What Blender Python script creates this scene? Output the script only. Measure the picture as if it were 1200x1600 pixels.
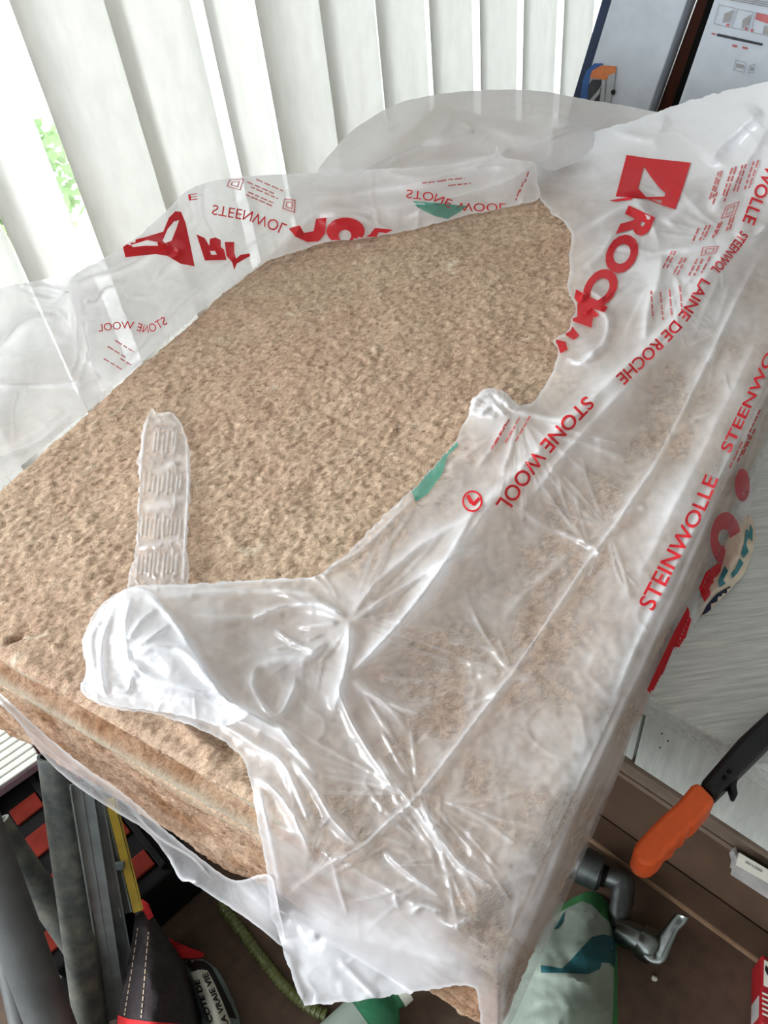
import bpy, bmesh, math, random
import numpy as np
from mathutils import Matrix, Vector

# ------------------------------------------------------------------ clear
for o in list(bpy.data.objects):
    bpy.data.objects.remove(o)
sc = bpy.context.scene
COL = sc.collection
random.seed(4)
RNG = np.random.RandomState(11)

# ------------------------------------------------------------------ camera
F = 1389.4                                   # focal length in pixels of the 1200x1600 frame
CAM = np.array([0.0, 0.0, 1.15])
_v3 = np.array([778.64 - 600, 2074.06 - 800, F])   # where verticals converge
_d = _v3 / np.linalg.norm(_v3)
_z = np.array([0, 0, 1.0])
_fw = _z - (_z @ _d) * _d
_fw /= np.linalg.norm(_fw)
MW = np.stack([np.cross(_d, _fw), _fw, -_d])  # camera (x right, y down, z forward) -> world
cd = bpy.data.cameras.new('camera')
cam = bpy.data.objects.new('camera', cd)
COL.objects.link(cam)
cx, cy, cz = MW @ np.array([1., 0, 0]), MW @ np.array([0, 1., 0]), MW @ np.array([0, 0, 1.])
m4 = Matrix.Identity(4)
for i in range(3):
    m4[i][0] = cx[i]
    m4[i][1] = -cy[i]
    m4[i][2] = -cz[i]
    m4[i][3] = CAM[i]
cam.matrix_world = m4
cd.sensor_fit = 'VERTICAL'
cd.sensor_height = 36.0
cd.lens = 36.0 * F / 1600.0
cd.clip_start = 0.02
sc.camera = cam

# ------------------------------------------------------------------ world, light, exposure
w_ = bpy.data.worlds.new('daylight')
sc.world = w_
w_.use_nodes = True
bg = w_.node_tree.nodes['Background']
bg.inputs[0].default_value = (0.89, 0.95, 1.0, 1)
bg.inputs[1].default_value = 1.9
sc.view_settings.view_transform = 'Standard'
sc.view_settings.look = 'None'
sc.view_settings.gamma = 1
sc.view_settings.use_curve_mapping = False
sc.view_settings.exposure = 0.6
WINDOW_LIGHT = 300.0

# ------------------------------------------------------------------ frames of reference
YAW = 0.93118
U = np.array([math.cos(YAW), math.sin(YAW), 0])       # along the slabs
W = np.array([-U[1], U[0], 0])                         # across the slabs, towards the window
ZT = 0.57                                              # top of the upper slab
N = np.array([0.0307, 0.1676, ZT])                     # near right corner of the slab top
LEN, WID = 1.03, 0.60
Z3 = np.array([0, 0, 1.0])


def loc(a, b, z=0.0):
    """pack coordinates -> world"""
    return N + U * a + W * b + Z3 * z


def rays(x, y):
    x = np.asarray(x, float)
    y = np.asarray(y, float)
    v = np.stack([(x - 600) / F, (y - 800) / F, np.ones_like(x)], -1)
    return v @ MW.T


def t_plane(x, y, n, p):
    r = rays(x, y)
    return ((np.asarray(p) - CAM) @ n) / (r @ n)


def t_kind(x, y, kind, v):
    if kind == 'z':
        return t_plane(x, y, Z3, np.array([0, 0, ZT + v]))
    if kind == 'h':
        return t_plane(x, y, Z3, np.array([0, 0, v]))
    if kind == 'a':
        return t_plane(x, y, U, loc(v, 0))
    if kind == 'b':
        return t_plane(x, y, W, loc(0, v))
    return np.full(np.shape(x), v, float)


def at(x, y, kind, v):
    """the point of a real plane (height h, pack plane a or b) that the photograph shows at x, y"""
    return CAM + rays(x, y) * float(t_kind(x, y, kind, v))


# ------------------------------------------------------------------ noise
def _hash(ix, iy, iz, seed):
    h = (ix.astype(np.int64) * 374761393 + iy.astype(np.int64) * 668265263 + iz.astype(np.int64) * 2147483647 + seed * 974711) & 0xFFFFFFFF
    h = ((h ^ (h >> 13)) * 1274126177) & 0xFFFFFFFF
    h = ((h ^ (h >> 16)) * 2246822519) & 0xFFFFFFFF
    h = h ^ (h >> 13)
    return (h & 0xFFFFFF) / float(0xFFFFFF) * 2 - 1


def vnoise(P, seed=0):
    P = np.asarray(P, float)
    i = np.floor(P).astype(np.int64)
    f = P - i
    f = f * f * f * (f * (f * 6 - 15) + 10)
    x, y, z = i[..., 0], i[..., 1], i[..., 2]
    out = 0
    for dx in (0, 1):
        for dy in (0, 1):
            for dz in (0, 1):
                wgt = (f[..., 0] if dx else 1 - f[..., 0]) * (f[..., 1] if dy else 1 - f[..., 1]) * (f[..., 2] if dz else 1 - f[..., 2])
                out = out + wgt * _hash(x + dx, y + dy, z + dz, seed)
    return out


def fbm(P, octv=4, seed=0, gain=0.5):
    a, s, q = 1.0, 0.0, np.asarray(P, float)
    for k in range(octv):
        s = s + a * vnoise(q, seed + k * 17)
        q = q * 2.03 + 3.1
        a *= gain
    return s


# ------------------------------------------------------------------ materials
def lin(c):
    c = [v / 255.0 for v in c]
    return tuple((v / 12.92 if v <= 0.04045 else ((v + 0.055) / 1.055) ** 2.4) for v in c) + (1.0,)


class NT:
    def __init__(self, name):
        self.m = bpy.data.materials.new(name)
        self.m.use_nodes = True
        self.t = self.m.node_tree
        self.t.nodes.clear()
        self.out = self.t.nodes.new('ShaderNodeOutputMaterial')

    def n(self, typ, **kw):
        nd = self.t.nodes.new(typ)
        for k, v in kw.items():
            if k.startswith('i_'):
                nd.inputs[k[2:].replace('_', ' ')].default_value = v
            else:
                setattr(nd, k, v)
        return nd

    def l(self, a, b):
        self.t.links.new(a, b)


def noise_node(g, scale, detail=4, rough=0.5, vec=None, dist=0.0):
    nd = g.n('ShaderNodeTexNoise')
    nd.inputs['Scale'].default_value = scale
    nd.inputs['Detail'].default_value = detail
    nd.inputs['Roughness'].default_value = rough
    nd.inputs['Distortion'].default_value = dist
    if vec is not None:
        g.l(vec, nd.inputs['Vector'])
    return nd


def ramp(g, src, stops):
    r = g.n('ShaderNodeValToRGB')
    e = r.color_ramp.elements
    while len(e) < len(stops):
        e.new(0.5)
    for k, (p, c) in enumerate(stops):
        e[k].position = p
        e[k].color = c if len(c) == 4 else tuple(c) + (1,)
    g.l(src, r.inputs[0])
    return r


def coords(g, scale=(1, 1, 1), rot=(0, 0, 0)):
    tc = g.n('ShaderNodeTexCoord')
    mp = g.n('ShaderNodeMapping')
    mp.inputs['Scale'].default_value = scale
    mp.inputs['Rotation'].default_value = rot
    g.l(tc.outputs['Object'], mp.inputs['Vector'])
    return mp.outputs[0]


def mat(name, col, rough=0.6, metal=0.0, var=0.12, scale=30.0, bump=0.05, bscale=None, spec=0.4, stretch=(1, 1, 1), rot=(0, 0, 0), col2=None, trans=0.0, stops=(0.3, 0.7)):
    g = NT(name)
    v = coords(g, stretch, rot)
    nz = noise_node(g, scale, 5, 0.6, v)
    c = lin(col)
    c2 = lin(col2) if col2 else tuple(min(1, x * (1 + 2.2 * var)) for x in c[:3]) + (1,)
    c1 = c if col2 else tuple(x * (1 - 1.6 * var) for x in c[:3]) + (1,)
    rp = ramp(g, nz.outputs['Fac'], [(stops[0], c1), (stops[1], c2)])
    p = g.n('ShaderNodeBsdfPrincipled')
    g.l(rp.outputs[0], p.inputs['Base Color'])
    p.inputs['Roughness'].default_value = rough
    p.inputs['Metallic'].default_value = metal
    p.inputs['Specular IOR Level'].default_value = spec
    if bump:
        b = g.n('ShaderNodeBump')
        b.inputs['Strength'].default_value = bump
        b.inputs['Distance'].default_value = 0.004
        n2 = noise_node(g, bscale or scale * 3, 4, 0.6, v)
        g.l(n2.outputs['Fac'], b.inputs['Height'])
        g.l(b.outputs[0], p.inputs['Normal'])
    sh = p.outputs[0]
    if trans:
        tr = g.n('ShaderNodeBsdfTranslucent')
        g.l(rp.outputs[0], tr.inputs[0])
        mx = g.n('ShaderNodeMixShader')
        mx.inputs[0].default_value = trans
        g.l(sh, mx.inputs[1])
        g.l(tr.outputs[0], mx.inputs[2])
        sh = mx.outputs[0]
    g.l(sh, g.out.inputs[0])
    return g.m


def mat_wool(name, side=False):
    g = NT(name)
    tc = g.n('ShaderNodeTexCoord')
    v = tc.outputs['Object']
    mp = g.n('ShaderNodeMapping')
    mp.vector_type = 'TEXTURE'
    mp.inputs['Rotation'].default_value = (0, 0, 0.42)
    mp.inputs['Scale'].default_value = (1.7, 1, 1)
    g.l(v, mp.inputs['Vector'])
    v = mp.outputs[0]
    big = noise_node(g, 9, 4, 0.6, v)
    mid = noise_node(g, 210, 6, 0.68, v, 0.8)
    fine = noise_node(g, 620, 4, 0.75, v, 1.5)
    blot = noise_node(g, 48, 6, 0.7, v, 0.8)
    r1 = ramp(g, mid.outputs['Fac'], [(0.27, lin((142, 120, 102))), (0.46, lin((207, 186, 168))), (0.70, lin((238, 224, 204)))])
    r2 = ramp(g, big.outputs['Fac'], [(0.32, lin((246, 224, 210))), (0.68, lin((255, 244, 230)))])
    mul = g.n('ShaderNodeMix', data_type='RGBA', blend_type='MULTIPLY')
    mul.inputs[0].default_value = 0.8
    g.l(r1.outputs[0], mul.inputs[6])
    g.l(r2.outputs[0], mul.inputs[7])
    # cream flecks of binder-rich wool
    rb = ramp(g, blot.outputs['Fac'], [(0.62, (0, 0, 0, 1)), (0.74, (1, 1, 1, 1))])
    mx = g.n('ShaderNodeMix', data_type='RGBA')
    g.l(rb.outputs[0], mx.inputs[0])
    g.l(mul.outputs[2], mx.inputs[6])
    mx.inputs[7].default_value = lin((242, 232, 212))
    # dark fibres
    rf = ramp(g, fine.outputs['Fac'], [(0.34, lin((128, 108, 92))), (0.47, (1, 1, 1, 1))])
    m2 = g.n('ShaderNodeMix', data_type='RGBA', blend_type='MULTIPLY')
    m2.inputs[0].default_value = 0.7
    g.l(mx.outputs[2], m2.inputs[6])
    g.l(rf.outputs[0], m2.inputs[7])
    la = g.n('ShaderNodeAttribute', attribute_name='lip')        # pressed, binder-rich cut edges
    m4_ = g.n('ShaderNodeMix', data_type='RGBA')
    g.l(la.outputs['Fac'], m4_.inputs[0])
    g.l(m2.outputs[2], m4_.inputs[6])
    m4_.inputs[7].default_value = lin((186, 176, 158))
    ca = g.n('ShaderNodeAttribute', attribute_name='core')       # browner, less pressed middle of the cut
    m5_ = g.n('ShaderNodeMix', data_type='RGBA', blend_type='MULTIPLY')
    g.l(ca.outputs['Fac'], m5_.inputs[0])
    g.l(m4_.outputs[2], m5_.inputs[6])
    m5_.inputs[7].default_value = lin((194, 172, 152))
    m4_ = m5_
    p = g.n('ShaderNodeBsdfPrincipled')
    g.l(m4_.outputs[2], p.inputs['Base Color'])
    p.inputs['Roughness'].default_value = 0.95
    p.inputs['Specular IOR Level'].default_value = 0.1
    b = g.n('ShaderNodeBump')
    b.inputs['Strength'].default_value = 0.6
    b.inputs['Distance'].default_value = 0.004
    g.l(fine.outputs['Fac'], b.inputs['Height'])
    b2 = g.n('ShaderNodeBump')
    b2.inputs['Strength'].default_value = 0.35
    b2.inputs['Distance'].default_value = 0.006
    nf = noise_node(g, 140, 4, 0.7, v, 1.0)
    g.l(nf.outputs['Fac'], b2.inputs['Height'])
    g.l(b.outputs[0], b2.inputs['Normal'])
    g.l(b2.outputs[0], p.inputs['Normal'])
    g.l(p.outputs[0], g.out.inputs[0])
    return g.m


def mat_film(name, haze=0.3, tint=(0.93, 0.95, 0.99), gloss=0.06, rough=0.16, clear=(0.97, 0.97, 0.98), nv=0.35, tl_mix=0.42):
    """thin polythene: clear film with milky scatter; the mesh attribute 'haze' holds doubled or stretched film plus painted-in light scatter"""
    g = NT(name)
    tc = g.n('ShaderNodeTexCoord')
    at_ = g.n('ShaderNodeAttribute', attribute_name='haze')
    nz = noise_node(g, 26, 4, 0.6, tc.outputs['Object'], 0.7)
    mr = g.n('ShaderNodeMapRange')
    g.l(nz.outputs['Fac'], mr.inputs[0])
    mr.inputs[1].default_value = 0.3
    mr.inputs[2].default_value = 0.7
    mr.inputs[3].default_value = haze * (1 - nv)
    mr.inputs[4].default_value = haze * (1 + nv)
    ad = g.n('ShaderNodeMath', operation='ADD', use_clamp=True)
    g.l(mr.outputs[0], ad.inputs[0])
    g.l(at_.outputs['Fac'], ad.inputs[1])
    mn = g.n('ShaderNodeMath', operation='MINIMUM')
    g.l(ad.outputs[0], mn.inputs[0])
    mn.inputs[1].default_value = 0.93
    tr = g.n('ShaderNodeBsdfTransparent')
    tr.inputs[0].default_value = tuple(clear) + (1,)
    df = g.n('ShaderNodeBsdfDiffuse')
    df.inputs[0].default_value = tuple(tint) + (1,)
    tl = g.n('ShaderNodeBsdfTranslucent')
    tl.inputs[0].default_value = tuple(tint) + (1,)
    m1 = g.n('ShaderNodeMixShader')
    m1.inputs[0].default_value = tl_mix
    g.l(df.outputs[0], m1.inputs[1])
    g.l(tl.outputs[0], m1.inputs[2])
    m2 = g.n('ShaderNodeMixShader')
    g.l(mn.outputs[0], m2.inputs[0])
    g.l(tr.outputs[0], m2.inputs[1])
    g.l(m1.outputs[0], m2.inputs[2])
    gl = g.n('ShaderNodeBsdfGlossy')
    gl.inputs[0].default_value = (1, 1, 1, 1)
    gl.inputs['Roughness'].default_value = rough
    bp = g.n('ShaderNodeBump')
    bp.inputs['Strength'].default_value = 0.15
    bp.inputs['Distance'].default_value = 0.003
    n2 = noise_node(g, 35, 4, 0.55, tc.outputs['Object'], 0.8)
    g.l(n2.outputs['Fac'], bp.inputs['Height'])
    g.l(bp.outputs[0], gl.inputs['Normal'])
    g.l(bp.outputs[0], df.inputs['Normal'])
    m3 = g.n('ShaderNodeMixShader')
    m3.inputs[0].default_value = gloss
    g.l(m2.outputs[0], m3.inputs[1])
    g.l(gl.outputs[0], m3.inputs[2])
    g.l(m3.outputs[0], g.out.inputs[0])
    return g.m


def mat_print(name, col, trans=0.35, clear=0.0):
    """ink on film"""
    g = NT(name)
    c = lin(col)
    df = g.n('ShaderNodeBsdfDiffuse')
    df.inputs[0].default_value = c
    tl = g.n('ShaderNodeBsdfTranslucent')
    tl.inputs[0].default_value = c
    m1 = g.n('ShaderNodeMixShader')
    m1.inputs[0].default_value = trans
    g.l(df.outputs[0], m1.inputs[1])
    g.l(tl.outputs[0], m1.inputs[2])
    s = m1.outputs[0]
    if clear:
        tr = g.n('ShaderNodeBsdfTransparent')
        tr.inputs[0].default_value = (1, 0.9, 0.9, 1)
        m2 = g.n('ShaderNodeMixShader')
        m2.inputs[0].default_value = clear
        g.l(s, m2.inputs[1])
        g.l(tr.outputs[0], m2.inputs[2])
        s = m2.outputs[0]
    gl = g.n('ShaderNodeBsdfGlossy')
    gl.inputs['Roughness'].default_value = 0.2
    m3 = g.n('ShaderNodeMixShader')
    m3.inputs[0].default_value = 0.04
    g.l(s, m3.inputs[1])
    g.l(gl.outputs[0], m3.inputs[2])
    g.l(m3.outputs[0], g.out.inputs[0])
    return g.m


MT = {}


# ------------------------------------------------------------------ object helpers
ORG = {}


def thing(name, label, cat, base, group=None):
    o = bpy.data.objects.new(name, None)
    COL.objects.link(o)
    o.empty_display_size = 0.05
    o.location = tuple(base)
    ORG[o] = np.array(base, float)
    tag(o, label, cat, group)
    return o


def tag(o, label=None, cat=None, group=None, kind=None):
    if label:
        o['label'] = label
    if cat:
        o['category'] = cat
    if group:
        o['group'] = group
    if kind:
        o['kind'] = kind
    return o


def obj(name, vf, material, parent=None, smooth=True, bevel=0.0, seg=2, angle=40, label=None):
    v, f = vf
    v = np.asarray(v, float).reshape(-1, 3)
    if parent is None:
        o0 = np.array([(v[:, 0].min() + v[:, 0].max()) / 2, (v[:, 1].min() + v[:, 1].max()) / 2, v[:, 2].min()])
    else:
        o0 = ORG[parent]
    me = bpy.data.meshes.new(name)
    if isinstance(f, np.ndarray):
        k = f.shape[1]
        me.vertices.add(len(v))
        me.vertices.foreach_set('co', (v - o0).astype(np.float32).ravel())
        me.loops.add(f.size)
        me.loops.foreach_set('vertex_index', f.astype(np.int32).ravel())
        me.polygons.add(len(f))
        me.polygons.foreach_set('loop_start', np.arange(0, f.size, k, dtype=np.int32))
        me.polygons.foreach_set('loop_total', np.full(len(f), k, np.int32))
        me.update(calc_edges=True)
        me.validate()
    else:
        me.from_pydata([tuple(p) for p in (v - o0)], [], f)
        me.update()
    o = bpy.data.objects.new(name, me)
    COL.objects.link(o)
    me.materials.append(material)
    if parent is None:
        o.location = tuple(o0)
    else:
        o.parent = parent
    ORG[o] = o0
    if smooth:
        me.polygons.foreach_set('use_smooth', [True] * len(me.polygons))
        if not isinstance(f, np.ndarray):
            me.set_sharp_from_angle(angle=math.radians(angle))
    if bevel:
        b = o.modifiers.new('bevel', 'BEVEL')
        b.width = bevel
        b.segments = seg
        b.limit_method = 'ANGLE'
    if label:
        o['label'] = label
    return o


def join(parts):
    V, Fc, n = [], [], 0
    for v, f in parts:
        v = np.asarray(v, float).reshape(-1, 3)
        V.append(v)
        Fc += [tuple(int(i) + n for i in q) for q in f]
        n += len(v)
    return np.concatenate(V), Fc


def box(c, ex, ey, ez):
    """corner and three edge vectors"""
    c, ex, ey, ez = [np.asarray(q, float) for q in (c, ex, ey, ez)]
    v = [c, c + ex, c + ex + ey, c + ey, c + ez, c + ex + ez, c + ex + ey + ez, c + ey + ez]
    f = [(0, 3, 2, 1), (4, 5, 6, 7), (0, 1, 5, 4), (1, 2, 6, 5), (2, 3, 7, 6), (3, 0, 4, 7)]
    if np.dot(np.cross(ex, ey), ez) < 0:
        f = [tuple(reversed(q)) for q in f]
    return np.array(v), f


def pbox(a0, a1, b0, b1, z0, z1):
    """box in pack coordinates, z absolute"""
    return box(loc(a0, b0, z0 - ZT), U * (a1 - a0), W * (b1 - b0), Z3 * (z1 - z0))


def prism(poly, vec):
    """poly: planar 3D points, extruded by vec"""
    p = np.asarray(poly, float)
    n = len(p)
    v = np.concatenate([p, p + np.asarray(vec, float)])
    nrm = np.zeros(3)
    for i in range(n):
        nrm += np.cross(p[i] - p[0], p[(i + 1) % n] - p[0])
    f = [tuple(range(n)), tuple(range(2 * n - 1, n - 1, -1))]
    f += [(i, i + n, (i + 1) % n + n, (i + 1) % n) for i in range(n)]
    if np.dot(nrm, vec) > 0:
        f = [tuple(reversed(q)) for q in f]
    return v, f


def cr(pts, n=8, closed=False):
    """Catmull-Rom through points"""
    P = np.asarray(pts, float)
    m = len(P)
    out = []
    rng = range(m) if closed else range(m - 1)
    for i in rng:
        if closed:
            p0, p1, p2, p3 = P[(i - 1) % m], P[i], P[(i + 1) % m], P[(i + 2) % m]
        else:
            p0, p1, p2, p3 = P[max(i - 1, 0)], P[i], P[i + 1], P[min(i + 2, m - 1)]
        for k in range(n):
            t = k / n
            out.append(0.5 * ((2 * p1) + (-p0 + p2) * t + (2 * p0 - 5 * p1 + 4 * p2 - p3) * t * t + (-p0 + 3 * p1 - 3 * p2 + p3) * t ** 3))
    if not closed:
        out.append(P[-1])
    return np.array(out)


def tube(path, rad, seg=16, cap=True, squash=1.0, up=None):
    P = np.asarray(path, float)
    n = len(P)
    R = np.full(n, rad, float) if np.isscalar(rad) else np.asarray(rad, float)
    T = np.gradient(P, axis=0)
    T /= np.linalg.norm(T, axis=1)[:, None] + 1e-12
    a = np.array(up if up is not None else (0, 0, 1.0), float)
    if abs(T[0] @ a) > 0.95:
        a = np.array([1.0, 0, 0])
    nrm = np.cross(T[0], a)
    nrm /= np.linalg.norm(nrm)
    V = []
    for i in range(n):
        nrm = nrm - (nrm @ T[i]) * T[i]
        nrm /= np.linalg.norm(nrm)
        bi = np.cross(T[i], nrm)
        for k in range(seg):
            th = 2 * math.pi * k / seg
            V.append(P[i] + R[i] * (math.cos(th) * nrm + squash * math.sin(th) * bi))
    f = []
    for i in range(n - 1):
        for k in range(seg):
            k2 = (k + 1) % seg
            f.append((i * seg + k, i * seg + k2, (i + 1) * seg + k2, (i + 1) * seg + k))
    if cap:
        f.append(tuple(range(seg - 1, -1, -1)))
        f.append(tuple(range((n - 1) * seg, n * seg)))
    return np.array(V), f


def hollow_pipe(p0, p1, r, wall=0.003, seg=24):
    p0, p1 = np.asarray(p0, float), np.asarray(p1, float)
    d = (p1 - p0) / np.linalg.norm(p1 - p0)
    path = [p0 + d * 0.06, p0 + d * 0.001, p0, p0, p1, p1, p1 - d * 0.001, p1 - d * 0.06]
    # keep the path usable: lathe by hand
    a = np.array([0, 0, 1.0]) if abs(d[2]) < 0.9 else np.array([1.0, 0, 0])
    n1 = np.cross(d, a)
    n1 /= np.linalg.norm(n1)
    n2 = np.cross(d, n1)
    prof = [(0.05, r - wall), (0, r - wall), (0, r), (1, r), (1, r - wall), (0.95, r - wall)]
    L = np.linalg.norm(p1 - p0)
    V, f = [], []
    for (s, rr) in prof:
        q = p0 + d * (s * L)
        for k in range(seg):
            th = 2 * math.pi * k / seg
            V.append(q + rr * (math.cos(th) * n1 + math.sin(th) * n2))
    for i in range(len(prof) - 1):
        for k in range(seg):
            k2 = (k + 1) % seg
            f.append((i * seg + k, i * seg + k2, (i + 1) * seg + k2, (i + 1) * seg + k))
    f.append(tuple(range(seg)))
    f.append(tuple(range((len(prof) - 1) * seg, len(prof) * seg)))
    return np.array(V), f


# ------------------------------------------------------------------ text outlines as 2D meshes
_txt = {}


def text2d(body, bold=0.0, cell=0.14):
    key = (body, bold, cell)
    if key in _txt:
        return _txt[key]
    cu = bpy.data.curves.new('t', 'FONT')
    cu.body = body
    cu.size = 1.0
    cu.offset = bold
    cu.resolution_u = 4
    cu.fill_mode = 'FRONT'
    ob = bpy.data.objects.new('t', cu)
    COL.objects.link(ob)
    bpy.context.view_layer.update()
    dg = bpy.context.evaluated_depsgraph_get()
    me = ob.evaluated_get(dg).to_mesh()
    bm = bmesh.new()
    bm.from_mesh(me)
    ob.evaluated_get(dg).to_mesh_clear()
    bpy.data.objects.remove(ob)
    bpy.data.curves.remove(cu)
    r = grid_cut(bm, cell)
    _txt[key] = r
    return r


def grid_cut(bm, cell):
    xs = [v.co.x for v in bm.verts]
    ys = [v.co.y for v in bm.verts]
    x0, x1, y0, y1 = min(xs), max(xs), min(ys), max(ys)
    k = x0 + cell
    while k < x1:
        bmesh.ops.bisect_plane(bm, geom=bm.verts[:] + bm.edges[:] + bm.faces[:], plane_co=(k, 0, 0), plane_no=(1, 0, 0))
        k += cell
    k = y0 + cell
    while k < y1:
        bmesh.ops.bisect_plane(bm, geom=bm.verts[:] + bm.edges[:] + bm.faces[:], plane_co=(0, k, 0), plane_no=(0, 1, 0))
        k += cell
    bmesh.ops.triangulate(bm, faces=bm.faces[:])
    bm.verts.ensure_lookup_table()
    v = np.array([(q.co.x, q.co.y) for q in bm.verts])
    f = [tuple(q.index for q in fc.verts) for fc in bm.faces]
    bm.free()
    return v, f, (x0, x1, y0, y1)


def poly2d(poly, holes=(), cell=8.0):
    """2D polygon with holes, cut on a grid"""
    bm = bmesh.new()
    for ring in (poly,) + tuple(holes):
        vs = [bm.verts.new((p[0], p[1], 0)) for p in ring]
        for i in range(len(vs)):
            bm.edges.new((vs[i], vs[(i + 1) % len(vs)]))
    bmesh.ops.triangle_fill(bm, edges=bm.edges[:], use_beauty=True, use_dissolve=False, normal=(0, 0, 1))
    if holes:
        kill = []
        for fc in bm.faces:
            c = fc.calc_center_median()
            for h in holes:
                if bool(inside(np.array([c.x]), np.array([c.y]), np.asarray(h, float))[0]):
                    kill.append(fc)
                    break
        if kill:
            bmesh.ops.delete(bm, geom=kill, context='FACES')
    return grid_cut(bm, cell)


def inside(x, y, poly):
    r = np.zeros(np.shape(x), bool)
    n = len(poly)
    j = n - 1
    for i in range(n):
        xi, yi, xj, yj = poly[i][0], poly[i][1], poly[j][0], poly[j][1]
        if yi != yj:
            c = ((yi > y) != (yj > y)) & (x < (xj - xi) * (y - yi) / (yj - yi) + xi)
            r ^= c
        j = i
    return r


# ------------------------------------------------------------------ film sheets
def tps(pts, vals, smooth=1e-3):
    P = np.asarray(pts, float) / 400.0
    n = len(P)
    d = np.linalg.norm(P[:, None] - P[None], axis=2)
    K = np.where(d > 0, d * d * np.log(d + 1e-12), 0) + smooth * np.eye(n)
    Q = np.concatenate([np.ones((n, 1)), P], 1)
    A = np.zeros((n + 3, n + 3))
    A[:n, :n] = K
    A[:n, n:] = Q
    A[n:, :n] = Q.T
    s = np.linalg.solve(A, np.concatenate([np.asarray(vals, float), np.zeros(3)]))

    def ev(x, y):
        sh = np.shape(x)
        q = np.stack([np.ravel(x), np.ravel(y)], 1) / 400.0
        out = np.empty(len(q))
        for k in range(0, len(q), 20000):
            c = q[k:k + 20000]
            dd = np.linalg.norm(c[:, None] - P[None], axis=2)
            out[k:k + 20000] = np.where(dd > 0, dd * dd * np.log(dd + 1e-12), 0) @ s[:n] + s[n] + c @ s[n + 1:]
        return out.reshape(sh)
    return ev


def pack_depth(x, y, off=0.0, soft=0.012):
    """distance at which a sight line meets the wrapped block (top, long side, end), softened at the arrises"""
    it = 1.0 / t_kind(x, y, 'z', off)
    ir = 1.0 / t_kind(x, y, 'b', -off)
    ie = 1.0 / t_kind(x, y, 'a', -off)
    it, ir, ie = [np.where(q <= 0.25, 9.0, q) for q in (it, ir, ie)]
    k = soft * 4

    def smin(p, q):
        h = np.clip(0.5 + 0.5 * (q - p) / k, 0, 1)
        return q * (1 - h) + p * h - k * h * (1 - h)
    ih = 1.0 / t_kind(x, y, 'h', ZT - 0.2185)             # loose film never drops below the foot of the stack
    return 1.0 / np.maximum(smin(smin(it, ir), ie), ih)


def ridge_field(x, y, ridges):
    out = np.zeros(np.shape(x))
    hz = np.zeros(np.shape(x))
    fine = np.zeros(np.shape(x))
    for rd in ridges:
        pts, h, wd = rd[0], rd[1], rd[2]
        hzv = rd[3] if len(rd) > 3 else 0.12
        P = cr(pts, 6)
        n = len(P)
        best = np.full(np.shape(x), 1e9)
        tt = np.zeros(np.shape(x))
        m = (x > P[:, 0].min() - 4 * wd) & (x < P[:, 0].max() + 4 * wd) & (y > P[:, 1].min() - 4 * wd) & (y < P[:, 1].max() + 4 * wd)
        if not m.any():
            continue
        xm, ym = x[m], y[m]
        bm_ = np.full(len(xm), 1e9)
        tm = np.zeros(len(xm))
        for i in range(n - 1):
            e = P[i + 1] - P[i]
            L2 = e @ e + 1e-9
            s = np.clip(((xm - P[i, 0]) * e[0] + (ym - P[i, 1]) * e[1]) / L2, 0, 1)
            d = np.hypot(xm - P[i, 0] - s * e[0], ym - P[i, 1] - s * e[1])
            u = d < bm_
            bm_ = np.where(u, d, bm_)
            tm = np.where(u, (i + s) / (n - 1), tm)
        tap = np.clip(np.minimum(tm, 1 - tm) * 5 + 0.15, 0, 1)
        wv = wd * (0.6 + 0.4 * tap)
        prof = np.exp(-np.abs(bm_ / (wv * 0.85)) ** 1.2) * tap
        if len(rd) > 4:                       # fine pulls do not pile up on each other
            fine[m] = np.maximum(fine[m], h * prof)
        else:
            out[m] += h * prof
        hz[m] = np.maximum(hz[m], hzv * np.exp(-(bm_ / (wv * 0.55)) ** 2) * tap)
    return out + fine, hz


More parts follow.
